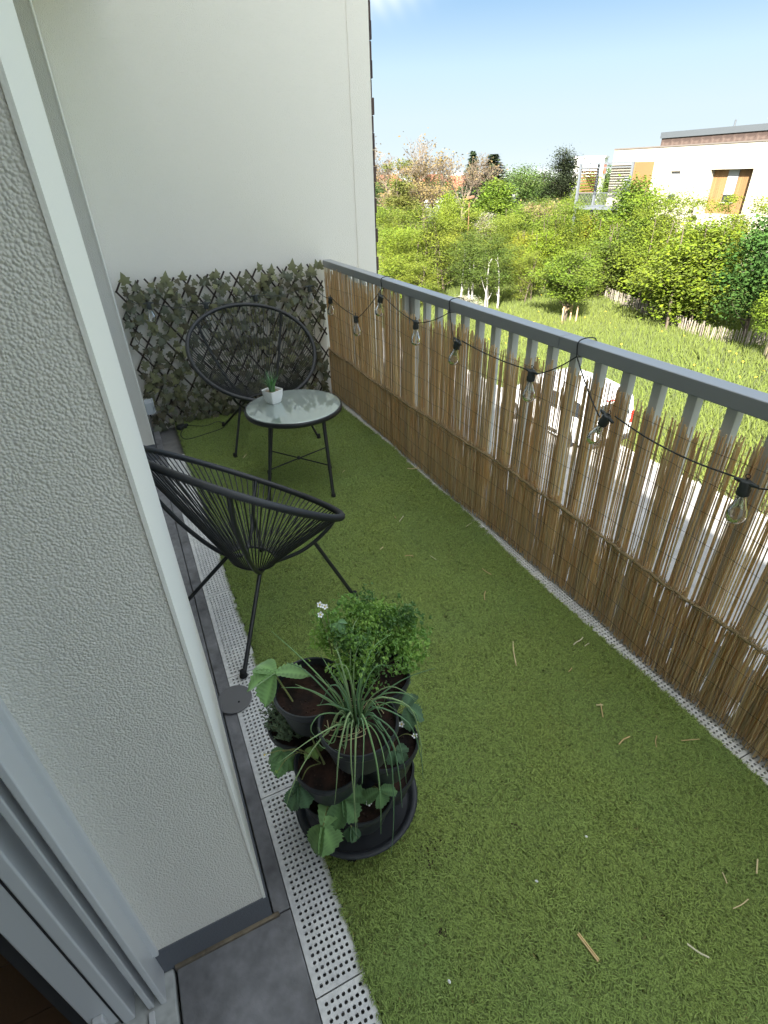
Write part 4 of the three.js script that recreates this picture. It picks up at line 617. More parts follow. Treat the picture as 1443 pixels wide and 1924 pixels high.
function conifer({ seed, h, r, col, n = 420 }) {
  const q = rngOf(seed), t = new Tri(), wood = [cyl(V(0, -0.1, 0), V(0, h * 0.97, 0), h * 0.02, 0.02, 6)];
  for (let k = 0; k < n; k++) { const u = 0.06 + 0.93 * Math.pow(k / n, 0.9), a = q() * 6.28, l = r * (1.02 - u) * (0.45 + q() * 0.7) + 0.1, y = h * u, b = V(0, y, 0), e = V(Math.cos(a) * l, y - l * 0.32 + (q() - 0.3) * 0.3, Math.sin(a) * l); wood.push(cyl(b, e, 0.03, 0.01, 3));
    for (let j = 0; j < 22; j++) { const p = b.clone().lerp(e, 0.2 + 0.8 * q()), s = 0.18 + 0.24 * q(), an = q() * 6.28, f = 0.7 + q() * 0.6, cc = col.map(v => v * f), o = V(Math.cos(an) * s, (q() - 0.6) * s * 0.8, Math.sin(an) * s); t.tri(p.clone().add(V(o.z * 0.25, 0.03, -o.x * 0.25)), p.clone().add(V(-o.z * 0.25, 0.03, o.x * 0.25)), p.clone().add(o), cc); } }
  return { crown: t.build(), trunk: mergeGeometries(wood) };
}
function bareTree({ seed, h, r, col, leaves = 2600 }) {
  const q = rngOf(seed), wood = [], tips = [], t = new Tri();
  const grow = (a, d, l, w, lev) => { const m = a.clone().addScaledVector(d, l * 0.5).add(V((q() - 0.5) * l * 0.12, 0, (q() - 0.5) * l * 0.12)), b = a.clone().addScaledVector(d, l); wood.push(tube([a, m, b], u => Math.max(0.014, w * (1 - 0.5 * u)), lev > 2 ? 3 : lev ? 4 : 6, lev > 2 ? 2 : 4)); if (lev === 5) { tips.push(b); return; } const n = lev === 0 ? 5 : 3 + (q() < 0.5 ? 1 : 0); for (let k = 0; k < n; k++) { const e = d.clone().add(V((q() - 0.5) * 1.8, 0.05 + q() * 0.35, (q() - 0.5) * 1.8)).normalize(), f = k === 0 ? 1 : 0.45 + q() * 0.5; grow(a.clone().lerp(b, k === 0 ? 1 : f), e, l * (0.55 + q() * 0.22), w * 0.52, lev + 1); } };
  grow(V(0, -0.1, 0), V(0, 1, 0), h * 0.40, h * 0.017, 0);
  for (let k = 0; k < leaves; k++) { const p = tips[(q() * tips.length) | 0].clone().add(V(gauss(q) * 0.3, gauss(q) * 0.25, gauss(q) * 0.3)), s = 0.07 + q() * 0.08, e = new THREE.Euler(q() * 6, q() * 6, q() * 6), f = 0.75 + q() * 0.5, P = [V(0, 0, -s), V(s * 0.7, 0, 0), V(0, 0, s), V(-s * 0.7, 0, 0)].map(v => v.applyEuler(e).add(p)), cc = col.map(v => v * f); t.quad(...P, cc); }
  return { crown: t.build(), trunk: mergeGeometries(wood) };
}
const kinds = {
  lime: broadleaf({ seed: 1, h: 5, r: 2.1, base: 0.25, n: 19125, leaf: 0.130, col: [0.27, 0.37, 0.022], clusters: 85, multi: 5 }),
  bush: broadleaf({ seed: 2, h: 4.2, r: 2.1, base: 0.2, n: 18062, leaf: 0.103, col: [0.20, 0.28, 0.025], clusters: 75, multi: 5 }),
  bushB: broadleaf({ seed: 3, h: 4.5, r: 1.8, base: 0.3, n: 15937, leaf: 0.089, col: [0.25, 0.33, 0.028], clusters: 60, multi: 4, top: 10 }),
  sapling: broadleaf({ seed: 4, h: 3.8, r: 1.35, base: 0.95, n: 8925, leaf: 0.089, col: [0.22, 0.33, 0.025], clusters: 40, open: 1 }),
  birch: broadleaf({ seed: 5, h: 4.8, r: 1.25, base: 1.1, n: 9775, leaf: 0.069, col: [0.14, 0.21, 0.03], clusters: 70, open: 0.6, multi: 3, limbs: 5, stemTop: 0.66 }),
  maple: broadleaf({ seed: 6, h: 6.5, r: 2.2, base: 1.4, n: 14875, leaf: 0.179, col: [0.24, 0.36, 0.03], clusters: 60 }),
  airy: broadleaf({ seed: 7, h: 5.2, r: 1.8, base: 0.5, n: 13175, leaf: 0.083, col: [0.29, 0.36, 0.035], clusters: 60, open: 1, multi: 4, top: 8 }),
  yellow: broadleaf({ seed: 8, h: 5, r: 1.8, base: 0.4, n: 12750, leaf: 0.117, col: [0.34, 0.37, 0.03], clusters: 50, multi: 3 }),
  column: broadleaf({ seed: 9, h: 8.3, r: 1.5, base: 0.5, n: 10200, leaf: 0.151, col: [0.26, 0.29, 0.06], clusters: 60, multi: 2, top: 3 }),
  round: broadleaf({ seed: 10, h: 8.5, r: 4.2, base: 1.2, n: 7000, leaf: 0.233, col: [0.15, 0.24, 0.05], clusters: 70 }),
  dark: broadleaf({ seed: 11, h: 6, r: 2, base: 0.8, n: 13600, leaf: 0.137, col: [0.07, 0.15, 0.03], clusters: 60 }),
  pine: broadleaf({ seed: 12, h: 11.4, r: 3.2, base: 3.2, n: 14450, leaf: 0.206, col: [0.055, 0.075, 0.035], clusters: 34, vary: 0.5 }),
  poplar: broadleaf({ seed: 13, h: 6.6, r: 0.75, base: 0.8, n: 4420, leaf: 0.103, col: [0.24, 0.31, 0.06], clusters: 40, open: 1 }),
  spruce: conifer({ seed: 14, h: 9.6, r: 3.6, col: [0.07, 0.11, 0.05], n: 800 }),
  rust: bareTree({ seed: 15, h: 11, r: 3, col: [0.22, 0.16, 0.075], leaves: 600 }),
  rustB: bareTree({ seed: 16, h: 10, r: 3, col: [0.24, 0.18, 0.07], leaves: 1300 }),
  twiggy: bareTree({ seed: 17, h: 4.6, r: 2.2, col: [0.24, 0.20, 0.08], leaves: 1500 }),
  blossom: broadleaf({ seed: 18, h: 3.6, r: 1.3, base: 0.3, n: 6120, leaf: 0.110, col: [0.62, 0.60, 0.45], clusters: 40, multi: 3 }),
};
const own = { h: { lime: 5, bush: 4.2, bushB: 4.5, sapling: 3.8, birch: 4.8, maple: 6.5, airy: 5.2, yellow: 5, column: 8.3, round: 8.5, dark: 6, pine: 11.4, poplar: 6.6, spruce: 9.6, rust: 11, rustB: 10, twiggy: 4.6, blossom: 3.6 }, r: { lime: 2.1, bush: 2.1, bushB: 1.8, sapling: 1.35, birch: 1.25, maple: 2.2, airy: 1.8, yellow: 1.8, column: 1.5, round: 4.2, dark: 2, pine: 3.2, poplar: 0.75, spruce: 3.6, rust: 3, rustB: 3, twiggy: 2.2, blossom: 1.3 } };
function tree(kind, name, label, x, z, h, r, turn, group, cat = 'tree') {
  const t = thing(name, label, cat, [x, GY, z], turn, group), k = kinds[kind], dark = ['pine', 'spruce', 'dark'].includes(kind);
  t.scale.set(r * 1.25 / own.r[kind], h / own.h[kind], r * 1.25 / own.r[kind]);
  part('trunk', k.trunk, kind === 'birch' ? birchBark : ['rust', 'rustB', 'twiggy'].includes(kind) ? twigM : bark, t); part('crown', k.crown, dark ? folDark : folM, t); return t;
}
tree('sapling', 'young_tree', 'young leafy tree tied between stakes on the near meadow', 22.9, -24.6, 4.1, 1.75, 0.4);
tree('lime', 'leafy_bush', 'large round bright lime green bush over the right end of the picket fence', 27.3, -20.4, 5.6, 2.6, 1.0, null, 'bush');
tree('dark', 'dark_tree', 'dark green tree cut off by the right edge of the picture', 27.6, -17.0, 6.6, 1.75, 2.0);
tree('bush', 'leafy_bush', 'broad green bush behind the bright end of the picket fence', 31.0, -28.2, 4.9, 2.9, 0.3, null, 'bush');
tree('bushB', 'leafy_bush', 'loose green bush right behind the middle of the picket fence', 29.9, -25.2, 5.5, 1.9, 3.0, null, 'bush');
tree('maple', 'maple_tree', 'big leaved maple in front of the white building balcony', 36.5, -33.8, 7.1, 2.3, 0.8);
tree('yellow', 'golden_shrub', 'golden yellow shrub at the foot of the balcony posts of the white building', 36.0, -36.9, 5.2, 1.9, 2.2, null, 'shrub');
tree('airy', 'leafy_bush', 'airy light green bush with thin upright shoots before the white building', 33.0, -27.4, 5.3, 2.2, 1.3, null, 'bush');
tree('bush', 'leafy_bush', 'dense bush under the wooden recess of the white building', 33.6, -24.0, 5.1, 2.2, 4.2, null, 'bush');
tree('poplar', 'slim_tree', 'slim young tree rising before the narrow window of the white building', 33.9, -28.6, 6.0, 0.6, 0.2);
tree('poplar', 'slim_tree', 'slim young tree rising left of the wooden recess of the white building', 34.0, -26.7, 6.0, 0.5, 2.9);
tree('airy', 'leafy_tree', 'pale green tree beside the wooden recess at the right', 32.9, -22.6, 5.6, 1.6, 5.0);
tree('bushB', 'leafy_tree', 'yellow green young tree in the middle of the meadow behind the birches', 30.9, -35.4, 4.9, 1.9, 0.6);
tree('yellow', 'leafy_bush', 'yellowish bush with a white stem right of the birches', 30.6, -38.4, 4.0, 1.7, 1.9, null, 'bush');
tree('bush', 'leafy_bush', 'low bush at the meadow edge left of the picket fence', 27.6, -29.2, 3.5, 1.6, 2.6, null, 'bush');
tree('birch', 'birch_tree', 'left one of two dark leaved birches with white stems', 20.8, -31.7, 5.1, 1.45, 0.1);
tree('birch', 'birch_tree', 'right one of two dark leaved birches with white stems', 21.3, -29.6, 4.9, 1.35, 2.4);
tree('airy', 'leafy_tree', 'large light green tree left of the birches', 21.2, -36.2, 5.6, 2.3, 0.7);
tree('bushB', 'leafy_bush', 'light green bush next to the white wall edge', 17.9, -35.4, 4.1, 1.9, 5.1, null, 'bush');
tree('airy', 'leafy_bush', 'low pale bush just above the handrail beside the white wall', 17.2, -32.2, 3.1, 1.5, 3.3, null, 'bush');
tree('blossom', 'flowering_bush', 'low bush with cream blossom below the birches above the handrail', 18.8, -28.7, 1.5, 1.0, 1.0, null, 'bush');
tree('bush', 'leafy_bush', 'small dark bush between the birches and the large light green tree', 26.0, -40.2, 3.2, 1.7, 1.0, null, 'bush');
tree('bushB', 'leafy_bush', 'rounded bush at the far end of the meadow right of the garden pole', 31.3, -41.6, 3.8, 1.8, 4.4, null, 'bush');
tree('airy', 'leafy_bush', 'leafy bush far left beside the white wall below the yellow column tree', 23.5, -49.5, 4.3, 1.9, 2.0, null, 'bush');
tree('bush', 'leafy_bush', 'green bush under the yellow column tree', 26.6, -47.5, 4.4, 2.0, 0.0, null, 'bush');
tree('column', 'column_tree', 'tall narrow yellow green tree in front of the bare trees', 31.3, -62.5, 8.4, 1.7, 0.3);
tree('rust', 'bare_tree', 'tallest bare twiggy tree next to the white wall', 35.0, -71.5, 11.6, 3.4, 0.5);
tree('rustB', 'bare_tree', 'bare tree with rusty young leaves in the middle of the bare group', 41.0, -74.4, 10.6, 3.4, 2.2);
tree('rust', 'bare_tree', 'rightmost bare tree with pale stems left of the spruce', 45.6, -72.2, 10.0, 3.0, 4.0);
tree('rustB', 'bare_tree', 'low rusty tree at the foot of the tallest bare tree', 33.2, -66.5, 7.2, 2.8, 3.1);
tree('rustB', 'bare_tree', 'low rusty tree behind the narrow yellow green tree', 36.4, -66.0, 7.6, 2.8, 5.3);
tree('spruce', 'spruce_tree', 'pointed dark spruce with tiered branches against the sky', 54.3, -78.0, 10.0, 6.6, 0);
tree('spruce', 'spruce_tree', 'slimmer spruce half hidden behind the rightmost bare tree', 54.6, -83.8, 10.6, 4.0, 1.5);
tree('pine', 'pine_tree', 'tall dark pine with open crown left of the white building', 72.1, -83.0, 11.6, 3.4, 0.9);
tree('maple', 'leafy_tree', 'fresh green round tree in front of the spruce', 43.4, -61.0, 7.0, 2.8, 0.4);
tree('lime', 'leafy_tree', 'bright green small tree left of the garden shed', 33.3, -55.6, 6.2, 1.5, 2.0);
tree('blossom', 'flowering_bush', 'white flowering bush below the fresh green round tree', 40.9, -59.0, 4.0, 1.4, 0.6, null, 'bush');
tree('twiggy', 'twiggy_bush', 'brown twiggy bush in the middle distance below the pine', 44.6, -53.8, 4.9, 2.4, 0.6, null, 'bush');
tree('bush', 'leafy_bush', 'green bush right of the brown twiggy bush', 48.5, -54.0, 5.0, 2.4, 2.6, null, 'bush');
tree('bush', 'leafy_bush', 'green bush left of the brown twiggy bush', 40.2, -52.5, 3.7, 2.2, 1.6, null, 'bush');
tree('lime', 'leafy_tree', 'green tree between the pine and the white building', 57.0, -60.5, 7.8, 2.3, 1.1);
tree('round', 'distant_tree', 'broad distant tree crown right of the spruce', 70.0, -91.0, 8.8, 4.6, 0);
for (const [k, x, z, h, r, a, l] of [
  ['airy', 25.6, -35.8, 4.6, 1.9, 0.3, 'airy bush between the birches and the yellow green young tree'],
  ['lime', 28.2, -33.4, 4.2, 1.7, 1.3, 'lime green bush in front of the yellow green young tree'],
  ['bush', 33.6, -38.6, 5.2, 2.2, 2.1, 'green bush left of the golden yellow shrub'],
  ['lime', 34.2, -33.2, 4.9, 2.0, 0.9, 'lime green bush below the big leaved maple'],
  ['bushB', 20.4, -41.0, 4.9, 2.1, 4.1, 'loose bush behind the large light green tree at the left'],
  ['airy', 27.4, -43.6, 4.8, 2.1, 5.2, 'pale bush in front of the rusty garden pole'],
  ['lime', 19.8, -38.8, 4.6, 1.7, 2.8, 'lime green bush beside the white wall edge behind the light green bush'],
  ['bush', 36.8, -48.0, 5.0, 2.4, 0.2, 'wide green bush in front of the brown twiggy bush'],
  ['airy', 24.4, -30.6, 3.2, 1.3, 3.6, 'small pale bush right behind the young staked tree'],
  ['lime', 30.4, -23.0, 4.6, 1.9, 5.5, 'lime green bush behind the right end of the picket fence'],
]) tree(k, 'leafy_bush', l, x, z, h, r, a, null, 'bush');
{ const r = rngOf(211); for (let k = 0; k < 26; k++) { const a = -0.42 + k / 25 * 0.92, D = 122 + (k % 3) * 12, x = Math.sin(0.32 + a * 0.9) * D + 8, z = -Math.cos(0.32 + a * 0.9) * D; tree('round', 'distant_tree', 'distant tree in the green belt on the horizon', x, z, 6.6 + r() * 2.0, 5 + r() * 2, r() * 6, 'trees on the horizon'); }
  for (let k = 0; k < 16; k++) { const x = 40 + k * 3.4 + r() * 2, z = -88 + k * 3.2 + r() * 3; tree('bush', 'garden_bush', 'garden bush in the row before the horizon trees', x, z, 3.6 + r() * 1.5, 2.4 + r(), r() * 6, 'garden bushes in the distance', 'bush'); } }
{ // stakes round the young tree and at the right edge
  const wood = std({ color: lin(0.42, 0.30, 0.17), roughness: 0.9 }), pale = std({ color: lin(0.62, 0.50, 0.33), roughness: 0.9 });
  const s = thing('tree_stakes', 'three short wooden stakes with crossbar around the young tree', 'stakes', [22.9, GY, -24.6], 0.5);
  for (const [x, z] of [[-0.55, 0], [0.55, 0.1], [0.05, 0.6]]) part('stake', cyl(V(x, -0.1, z), V(x * 0.95, 1.15, z), 0.05, 0.045, 8), wood, s);
  part('crossbar', rbox(-0.6, 0.6, 0.95, 1.05, -0.06, -0.03, 0.01), wood, s); part('crossbar', rbox(-0.6, 0.6, 0.92, 1.02, 0.12, 0.15, 0.01), wood, s);
  const t = thing('tree_stakes', 'pale wooden tree stakes with crossbar at the right edge of the meadow', 'stakes', [25.2, GY, -14.2], 1.0);
  for (const [x, z, l] of [[-0.55, 0, -0.05], [0.55, 0.1, 0.04], [0.0, 0.75, 0]]) part('stake', cyl(V(x, -0.1, z), V(x + l, 2.2, z), 0.06, 0.05, 8), pale, t);
  part('crossbar', rbox(-0.65, 0.65, 1.95, 2.05, 0.02, 0.06, 0.01), pale, t);
  const k = tree('sapling', 'young_tree', 'thin young tree between the pale stakes at the right edge', 25.2, -14.2, 4.4, 1.1, 1.2);
}
{ // picket fence of split stakes
  const r = rngOf(221), f = thing('picket_fence', 'weathered grey split stake picket fence along the meadow bushes', 'fence'), mats = [[0.24, 0.205, 0.165], [0.30, 0.265, 0.215], [0.19, 0.165, 0.135]].map(c => std({ color: lin(...c), roughness: 1 }));
  const g = [0, 1, 2].map(s => { const q = rngOf(230 + s), p = new THREE.CylinderGeometry(0.8, 1, 1, 5, 2).translate(0, 0.5, 0), a = p.attributes.position; for (let i = 0; i < a.count; i++) { a.setX(i, a.getX(i) * (0.8 + q() * 0.4)); a.setZ(i, a.getZ(i) * (0.8 + q() * 0.4)); } p.computeVertexNormals(); return p; });
  const path = new THREE.CatmullRomCurve3([[29.4, -28.2], [28.3, -24.6], [27.3, -21.9], [26.4, -19.6], [25.95, -18.3], [26.2, -17.0], [27.4, -15.7], [29.2, -14.4]].map(([x, z]) => V(x, GY, z))), L = path.getLength(), N = Math.floor(L / 0.085);
  for (let i = 0; i < N; i++) { const u = i / N, p = path.getPointAt(u), o = part('picket', g[(r() * 3) | 0], mats[(r() * 3) | 0], f), h = 1.0 + (r() - 0.5) * 0.16, w = 0.022 + r() * 0.01; o.position.copy(p).add(V((r() - 0.5) * 0.03, -0.05, (r() - 0.5) * 0.02)); o.scale.set(w, h, w); o.rotation.set((r() - 0.5) * 0.12, r() * 6, (r() - 0.5) * 0.12); }
  for (const y of [0.28, 0.78]) part('wire_strand', tube(path.getSpacedPoints(40).map(p => p.clone().add(V(0.012, y, 0))), 0.006, 4, 120), M.wire, f);
  for (let i = 0; i <= 6; i++) { const p = path.getPointAt(i / 6); const o = part('post', cyl(V(0, -0.1, 0), V(0, 1.1, 0), 0.05, 0.045, 8), mats[2], f); o.position.copy(p).add(V(0.06, 0, 0.02)); }
}
{ // parked van beyond the reed screen
  const v = thing('white_van', 'white van parked on the street behind the reed screen', 'van', [12.75, GY, -13.3]);
  const paint = phys({ color: lin(0.80, 0.80, 0.80), roughness: 0.3, clearcoat: 0.8, clearcoatRoughness: 0.05 }), dk = phys({ color: lin(0.02, 0.024, 0.028), roughness: 0.05, clearcoat: 1 }), trim = std({ color: lin(0.03, 0.03, 0.03), roughness: 0.7 }), red = phys({ color: lin(0.5, 0.02, 0.015), roughness: 0.2, clearcoat: 1 }), orange = phys({ color: lin(0.8, 0.25, 0.02), roughness: 0.2, clearcoat: 1 });
  // side profile in (z, y): rear at +z
  const s = new THREE.Shape(); const P = [[2.2, 0.34], [2.24, 0.8], [2.2, 1.2], [2.08, 1.62], [1.95, 1.76], [1.0, 1.84], [-0.4, 1.82], [-0.75, 1.74], [-1.35, 1.16], [-1.5, 1.08], [-2.05, 0.92], [-2.2, 0.72], [-2.22, 0.36]];
  s.moveTo(...P[0]); for (const p of P.slice(1)) s.lineTo(...p); s.lineTo(-1.72, 0.3); s.absarc(-1.38, 0.32, 0.34, Math.PI, 0, true); s.lineTo(1.0, 0.26); s.absarc(1.36, 0.32, 0.34, Math.PI, 0, true); s.lineTo(2.2, 0.34);
  const g = new THREE.ExtrudeGeometry(s, { depth: 1.64, bevelEnabled: true, bevelSize: 0.06, bevelThickness: 0.07, bevelSegments: 3 }); g.rotateY(-Math.PI / 2); g.translate(0.82, 0, 0);
  part('body', toCreasedNormals(g, 0.7), paint, v);
  const poly = (pts, x) => { const q = new THREE.Shape(); q.moveTo(...pts[0]); pts.slice(1).forEach(p => q.lineTo(...p)); const e = new THREE.ExtrudeGeometry(q, { depth: 0.012, bevelEnabled: false }); e.rotateY(-Math.PI / 2); e.translate(x, 0, 0); return e; };
  for (const sx of [-1, 1]) { const x = sx > 0 ? 0.905 : -0.893; part('side_window', poly([[-1.2, 1.14], [-0.7, 1.62], [-0.15, 1.66], [-0.15, 1.12]], x), dk, v); part('side_window', poly([[-0.05, 1.12], [-0.05, 1.66], [0.8, 1.66], [0.8, 1.12]], x), dk, v); part('side_window', poly([[0.92, 1.12], [0.92, 1.65], [1.75, 1.6], [1.95, 1.14]], x), dk, v); part('sill_trim', boxAt(sx * 0.89 - 0.015, sx * 0.89 + 0.015, 0.3, 0.42, -0.95, 0.95), trim, v);
    for (const z of [-1.38, 1.36]) { const w = part('wheel', lathe([[0.17, -0.10], [0.29, -0.10], [0.315, -0.07], [0.315, 0.07], [0.29, 0.10], [0.17, 0.10]], 28).rotateZ(Math.PI / 2), M.rubber, v); w.position.set(sx * 0.80, 0.315, z); part('rim', lathe([[0.0001, 0.06], [0.05, 0.07], [0.14, 0.05], [0.18, 0.085], [0.18, -0.085], [0.0001, -0.085]], 20).rotateZ(-sx * Math.PI / 2), std({ color: lin(0.45, 0.45, 0.47), roughness: 0.35, metalness: 0.7 }), w); }
    part('tail_light', rbox(sx * 0.82 - 0.055, sx * 0.82 + 0.055, 0.85, 1.25, 2.215, 2.30, 0.02), red, v); part('mirror', rbox(sx * 1.0 - 0.09, sx * 1.0 + 0.09, 1.08, 1.22, -1.02, -0.9, 0.03), paint, v); part('turn_signal', rbox(sx * 0.885 - 0.02, sx * 0.885 + 0.02, 0.72, 0.8, -1.98, -1.85, 0.01), orange, v); part('headlight', rbox(sx * 0.66 - 0.15, sx * 0.66 + 0.15, 0.66, 0.84, -2.285, -2.1, 0.03), M.glass, v); }
  const rw = part('rear_window', boxAt(-0.66, 0.66, 0, 0.42, -0.006, 0.006), dk, v); rw.position.set(0, 1.18, 2.275); rw.rotation.x = -0.275;
  part('rear_bumper', rbox(-0.85, 0.85, 0.3, 0.48, 2.2, 2.33, 0.04), trim, v); const ws = part('windscreen', boxAt(-0.72, 0.72, 0, 0.78, -0.006, 0.006), dk, v); ws.position.set(0, 1.16, -1.42); ws.rotation.x = 0.80;
  part('brake_light', rbox(-0.2, 0.2, 1.66, 1.70, 2.12, 2.17, 0.01), red, v);
}
// ---------------------------------------------------------------- far buildings
{
  const A = V(40.94, 0, -41.09), Bp = V(44.6, 0, -24.1), len = A.distanceTo(Bp), turn = Math.atan2(-(Bp.z - A.z), Bp.x - A.x);
  // local x runs along the facade from the left end, +z faces the street side
  const t = thing('white_building', 'long white flat roofed building with wooden recess and steel balcony', 'building', [A.x, GY, A.z], turn);
  const W = std({ color: lin(0.36, 0.33, 0.27), roughness: 0.9 }), wood = [[0.21, 0.115, 0.045], [0.235, 0.13, 0.052], [0.19, 0.105, 0.042]].map(c => std({ color: lin(...c), roughness: 0.7 })), steel = std({ color: lin(0.17, 0.185, 0.205), roughness: 0.5, metalness: 0.3 }), blind = std({ color: lin(0.30, 0.315, 0.335), roughness: 0.6 }), dark = phys({ color: lin(0.03, 0.035, 0.04), roughness: 0.05, clearcoat: 1 });
  const Ht = 9.0, D = 11;
  // openings [x0,x1,y0,y1]
  const win = [5.35, 6.1, 5.23, 7.36], rec = [8.45, 11.45, 4.5, 7.40];
  const wall = (x0, x1, y0, y1) => part('wall', boxAt(x0, x1, y0, y1, -0.4, 0), W, t);
  wall(0, win[0], 0, Ht); wall(win[0], win[1], 0, win[2]); wall(win[0], win[1], win[3], Ht); wall(win[1], rec[0], 0, Ht); wall(rec[0], rec[1], 0, rec[2]); wall(rec[0], rec[1], rec[3], Ht); wall(rec[1], len, 0, Ht);
  part('wall', boxAt(0, 0.4, 0, Ht, -D, -0.401), W, t); part('wall', boxAt(len - 0.4, len, 0, Ht, -D, -0.401), W, t); part('roof', boxAt(0.1, len - 0.1, Ht - 0.3, Ht - 0.1, -D, -0.402), std({ color: lin(0.3, 0.29, 0.28), roughness: 1 }), t);
  const cop = []; for (let x = 0; x < len - 0.1; x += 3) { part('coping', boxAt(x - 0.03, Math.min(len, x + 2.97), Ht, Ht + 0.09, -0.5, 0.06), std({ color: lin(0.13, 0.11, 0.095), roughness: 0.6 }), t); }
  const w = part('window', boxAt(win[0] + 0.06, win[1] - 0.06, win[2] + 0.06, win[3] - 0.06, -0.30, -0.27), dark, t); part('roller_shutter', boxAt(win[0] + 0.07, win[1] - 0.07, win[2] + 0.55, win[3] - 0.05, -0.26, -0.23), blind, w); part('sill', boxAt(win[0] - 0.05, win[1] + 0.05, win[2] - 0.06, win[2] - 0.002, -0.3, 0.06), W, w); part('frame', mergeGeometries([boxAt(win[0], win[0] + 0.06, win[2], win[3], -0.34, -0.22), boxAt(win[1] - 0.06, win[1], win[2], win[3], -0.34, -0.22)]), blind, w);
  // recess with vertical boards
  const rc = part('recess_back', boxAt(rec[0], rec[1], rec[2], rec[3], -0.78, -0.70), wood[2], t); part('recess_side', boxAt(rec[0] - 0.02, rec[0], rec[2], rec[3], -0.7, -0.401), W, rc); part('recess_side', boxAt(rec[1], rec[1] + 0.02, rec[2], rec[3], -0.7, -0.401), dark, rc);  // right recess side coloured dark to stand in for its shade
  const r = rngOf(241); for (let x = rec[0] + 0.01; x < rec[1] - 0.1; x += 0.15) { if (x > rec[0] + 1.02 && x < rec[0] + 1.68) { part('board', boxAt(x, x + 0.142, rec[2], rec[2] + 0.72, -0.699, -0.66), wood[(r() * 3) | 0], rc); continue; } part('board', boxAt(x, x + 0.142, rec[2], rec[3], -0.699, -0.66), wood[(r() * 3) | 0], rc); }
  const w2 = part('window', boxAt(rec[0] + 1.06, rec[0] + 1.84, rec[2] + 0.76, rec[3] - 0.02, -0.66, -0.63), dark, t); part('roller_shutter', boxAt(rec[0] + 1.08, rec[0] + 1.82, rec[2] + 1.25, rec[3] - 0.03, -0.625, -0.60), blind, w2); part('sill', boxAt(rec[0] + 0.98, rec[0] + 1.92, rec[2] + 0.70, rec[2] + 0.758, -0.66, -0.5), W, w2);
  // steel balcony frame at the left end
  const b = part('balcony_deck', boxAt(-1.3, 3.7, 4.75, 4.95, 0.002, 2.8), steel, t);
  for (const [x, z] of [[-1.2, 2.7], [3.6, 2.7], [-1.2, 0.15]]) part('balcony_post', boxAt(x - 0.09, x + 0.09, 0, 8.0, z - 0.09, z + 0.09), steel, b);
  part('top_beam', boxAt(-1.3, 3.7, 8.0, 8.12, 2.6, 2.8), steel, b); part('top_beam', boxAt(-1.3, 3.7, 7.72, 7.8, 2.62, 2.78), steel, b); part('top_beam', boxAt(-1.3, -1.1, 8.0, 8.12, 0.2, 2.6), steel, b); part('side_screen', boxAt(3.72, 3.8, 4.96, 8.05, 0.01, 2.7), wood[1], b);
  for (let k = 0; k < 10; k++) part('louvre', boxAt(-1.18, 3.6, 8.02, 8.06, 0.2 + k * 0.24, 0.32 + k * 0.24), wood[k % 3], b);
  for (let k = 0; k < 9; k++) part('side_slat', boxAt(-1.22, -1.18, 5.9 + k * 0.22, 6.02 + k * 0.22, 0.3, 2.5), wood[k % 3], b);
  for (let k = 0; k < 34; k++) part('railing_bar', boxAt(-1.15 + k * 0.14, -1.13 + k * 0.14, 4.96, 5.95, 2.72, 2.74), steel, b); part('railing_rail', boxAt(-1.2, 3.6, 5.95, 6.0, 2.7, 2.76), steel, b);
  part('balcony_door', boxAt(1.4, 3.3, 4.96, 7.1, 0.003, 0.03), blind, t);
}
{
  const t = thing('brick_building', 'brown brick rooftop block behind the white building', 'building', [63.5, GY, -56.5], -1.49);
  const bm = std({ map: rep(blotch([0.27, 0.22, 0.20], [0.40, 0.34, 0.31], 251), 0.8), roughness: 1 }), dk = std({ color: lin(0.08, 0.09, 0.10), roughness: 0.6 });
  part('wall', boxAt(0, 26, 0, 10.6, -9, 0), bm, t); part('parapet', boxAt(-0.15, 26.1, 10.6, 11.2, -9.1, 0.15), dk, t);
  const v = part('roof_vent', mergeGeometries([boxAt(11.2, 11.8, 11.2, 11.7, -3.2, -2.6), boxAt(10.7, 12.3, 11.7, 12.15, -3.5, -2.3)]), std({ color: lin(0.5, 0.52, 0.54), roughness: 0.4, metalness: 0.4 }), t); part('pipe', cyl(V(7.4, 11.2, -2), V(7.4, 11.9, -2), 0.09, 0.09), dk, t);
}
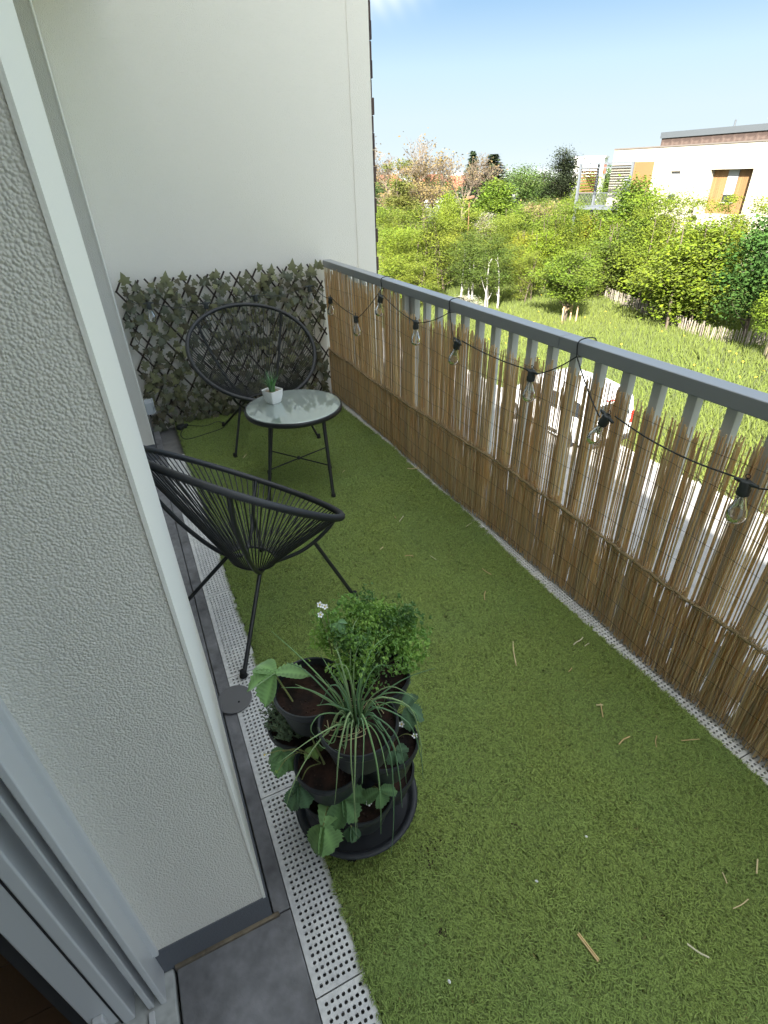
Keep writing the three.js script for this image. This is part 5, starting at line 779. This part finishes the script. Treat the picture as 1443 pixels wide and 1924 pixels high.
{ // garden sheds, pole and distant houses
  const grey = std({ color: lin(0.34, 0.35, 0.35), roughness: 0.8 }), roof = std({ color: lin(0.45, 0.45, 0.44), roughness: 0.7 }), white = std({ color: lin(0.74, 0.73, 0.70), roughness: 0.9 }), red = std({ map: rep(blotch([0.60, 0.34, 0.27], [0.72, 0.45, 0.36], 261), 1), roughness: 0.9 }), dk = std({ color: lin(0.05, 0.05, 0.06), roughness: 0.3 });
  const s = thing('garden_shed', 'long grey garden shed with flat roof behind the bushes', 'shed', [40.6, GY, -68.6], 0.9);
  part('wall', boxAt(0, 6.2, 0, 4.6, -2.5, 0), grey, s); part('roof', boxAt(-0.25, 6.45, 4.6, 4.85, -2.8, 0.3), roof, s); part('door', boxAt(3.9, 4.8, 1.5, 3.9, 0.002, 0.04), white, s); part('window', boxAt(1.2, 2.4, 2.9, 3.8, 0.002, 0.04), dk, s);
  const h = thing('garden_hut', 'small white garden hut in the distance right of the green tree', 'hut', [60.0, GY, -80.0], 0.8); part('wall', boxAt(0, 3.4, 0, 4.4, -2.4, 0), white, h); part('roof', boxAt(-0.2, 3.6, 4.4, 4.65, -2.6, 0.2), roof, h); part('window', boxAt(0.8, 1.6, 2.8, 3.7, 0.002, 0.03), dk, h);
  const p = thing('garden_pole', 'rusty pole with a small tilted top among the garden bushes', 'pole', [35.4, GY, -54.5]); const rust = std({ color: lin(0.22, 0.10, 0.06), roughness: 0.9 });
  part('pole', cyl(V(0, -0.1, 0), V(-0.1, 5.4, 0), 0.07, 0.06), rust, p); const hd = part('tilted_top', rbox(-0.5, 0.5, -0.09, 0.09, -0.25, 0.25, 0.03), rust, p); hd.position.set(-0.1, 5.5, 0); hd.rotation.z = 0.25;
  const house = (x, z, w, y, label, turn) => { const o = thing('distant_house', label, 'house', [x, GY, z], turn); part('wall', boxAt(-w / 2, w / 2, 0, y, -4, 4), white, o); const g = new THREE.Shape(); g.moveTo(-4.5, 0); g.lineTo(4.5, 0); g.lineTo(0, 2.8); const e = new THREE.ExtrudeGeometry(g, { depth: w + 0.8, bevelEnabled: false }); e.rotateY(Math.PI / 2); e.translate(-w / 2 - 0.4, y + 0.01, 0); part('roof', metreUV(e), red, o); for (let k = -1; k <= 1; k++) part('window', boxAt(k * w * 0.3 - 0.6, k * w * 0.3 + 0.6, y - 2.4, y - 0.9, 4.002, 4.05), dk, o); };
  house(60.5, -134, 12, 5.2, 'red roofed white house far away next to the wall edge', 0.2); house(69.0, -122, 7, 5.0, 'red roofed white house far away behind the bare trees', 0.5); house(76.5, -118, 9, 4.6, 'red roofed white house farthest right behind the bare trees', -0.2);
  const bl = thing('distant_block', 'tall pale apartment block far behind the pine', 'building', [84.5, GY, -86.5], 0.7); part('wall', boxAt(-3, 3, 0, 9.4, -5, 0), white, bl); part('roof', boxAt(-3.2, 3.2, 9.4, 9.7, -5.2, 0.2), roof, bl); for (let k = 0; k < 3; k++) part('window', boxAt(-2.2 + k * 1.7, -1.2 + k * 1.7, 7.0, 8.4, 0.002, 0.05), red, bl);
}
renderer.render(scene, camera);
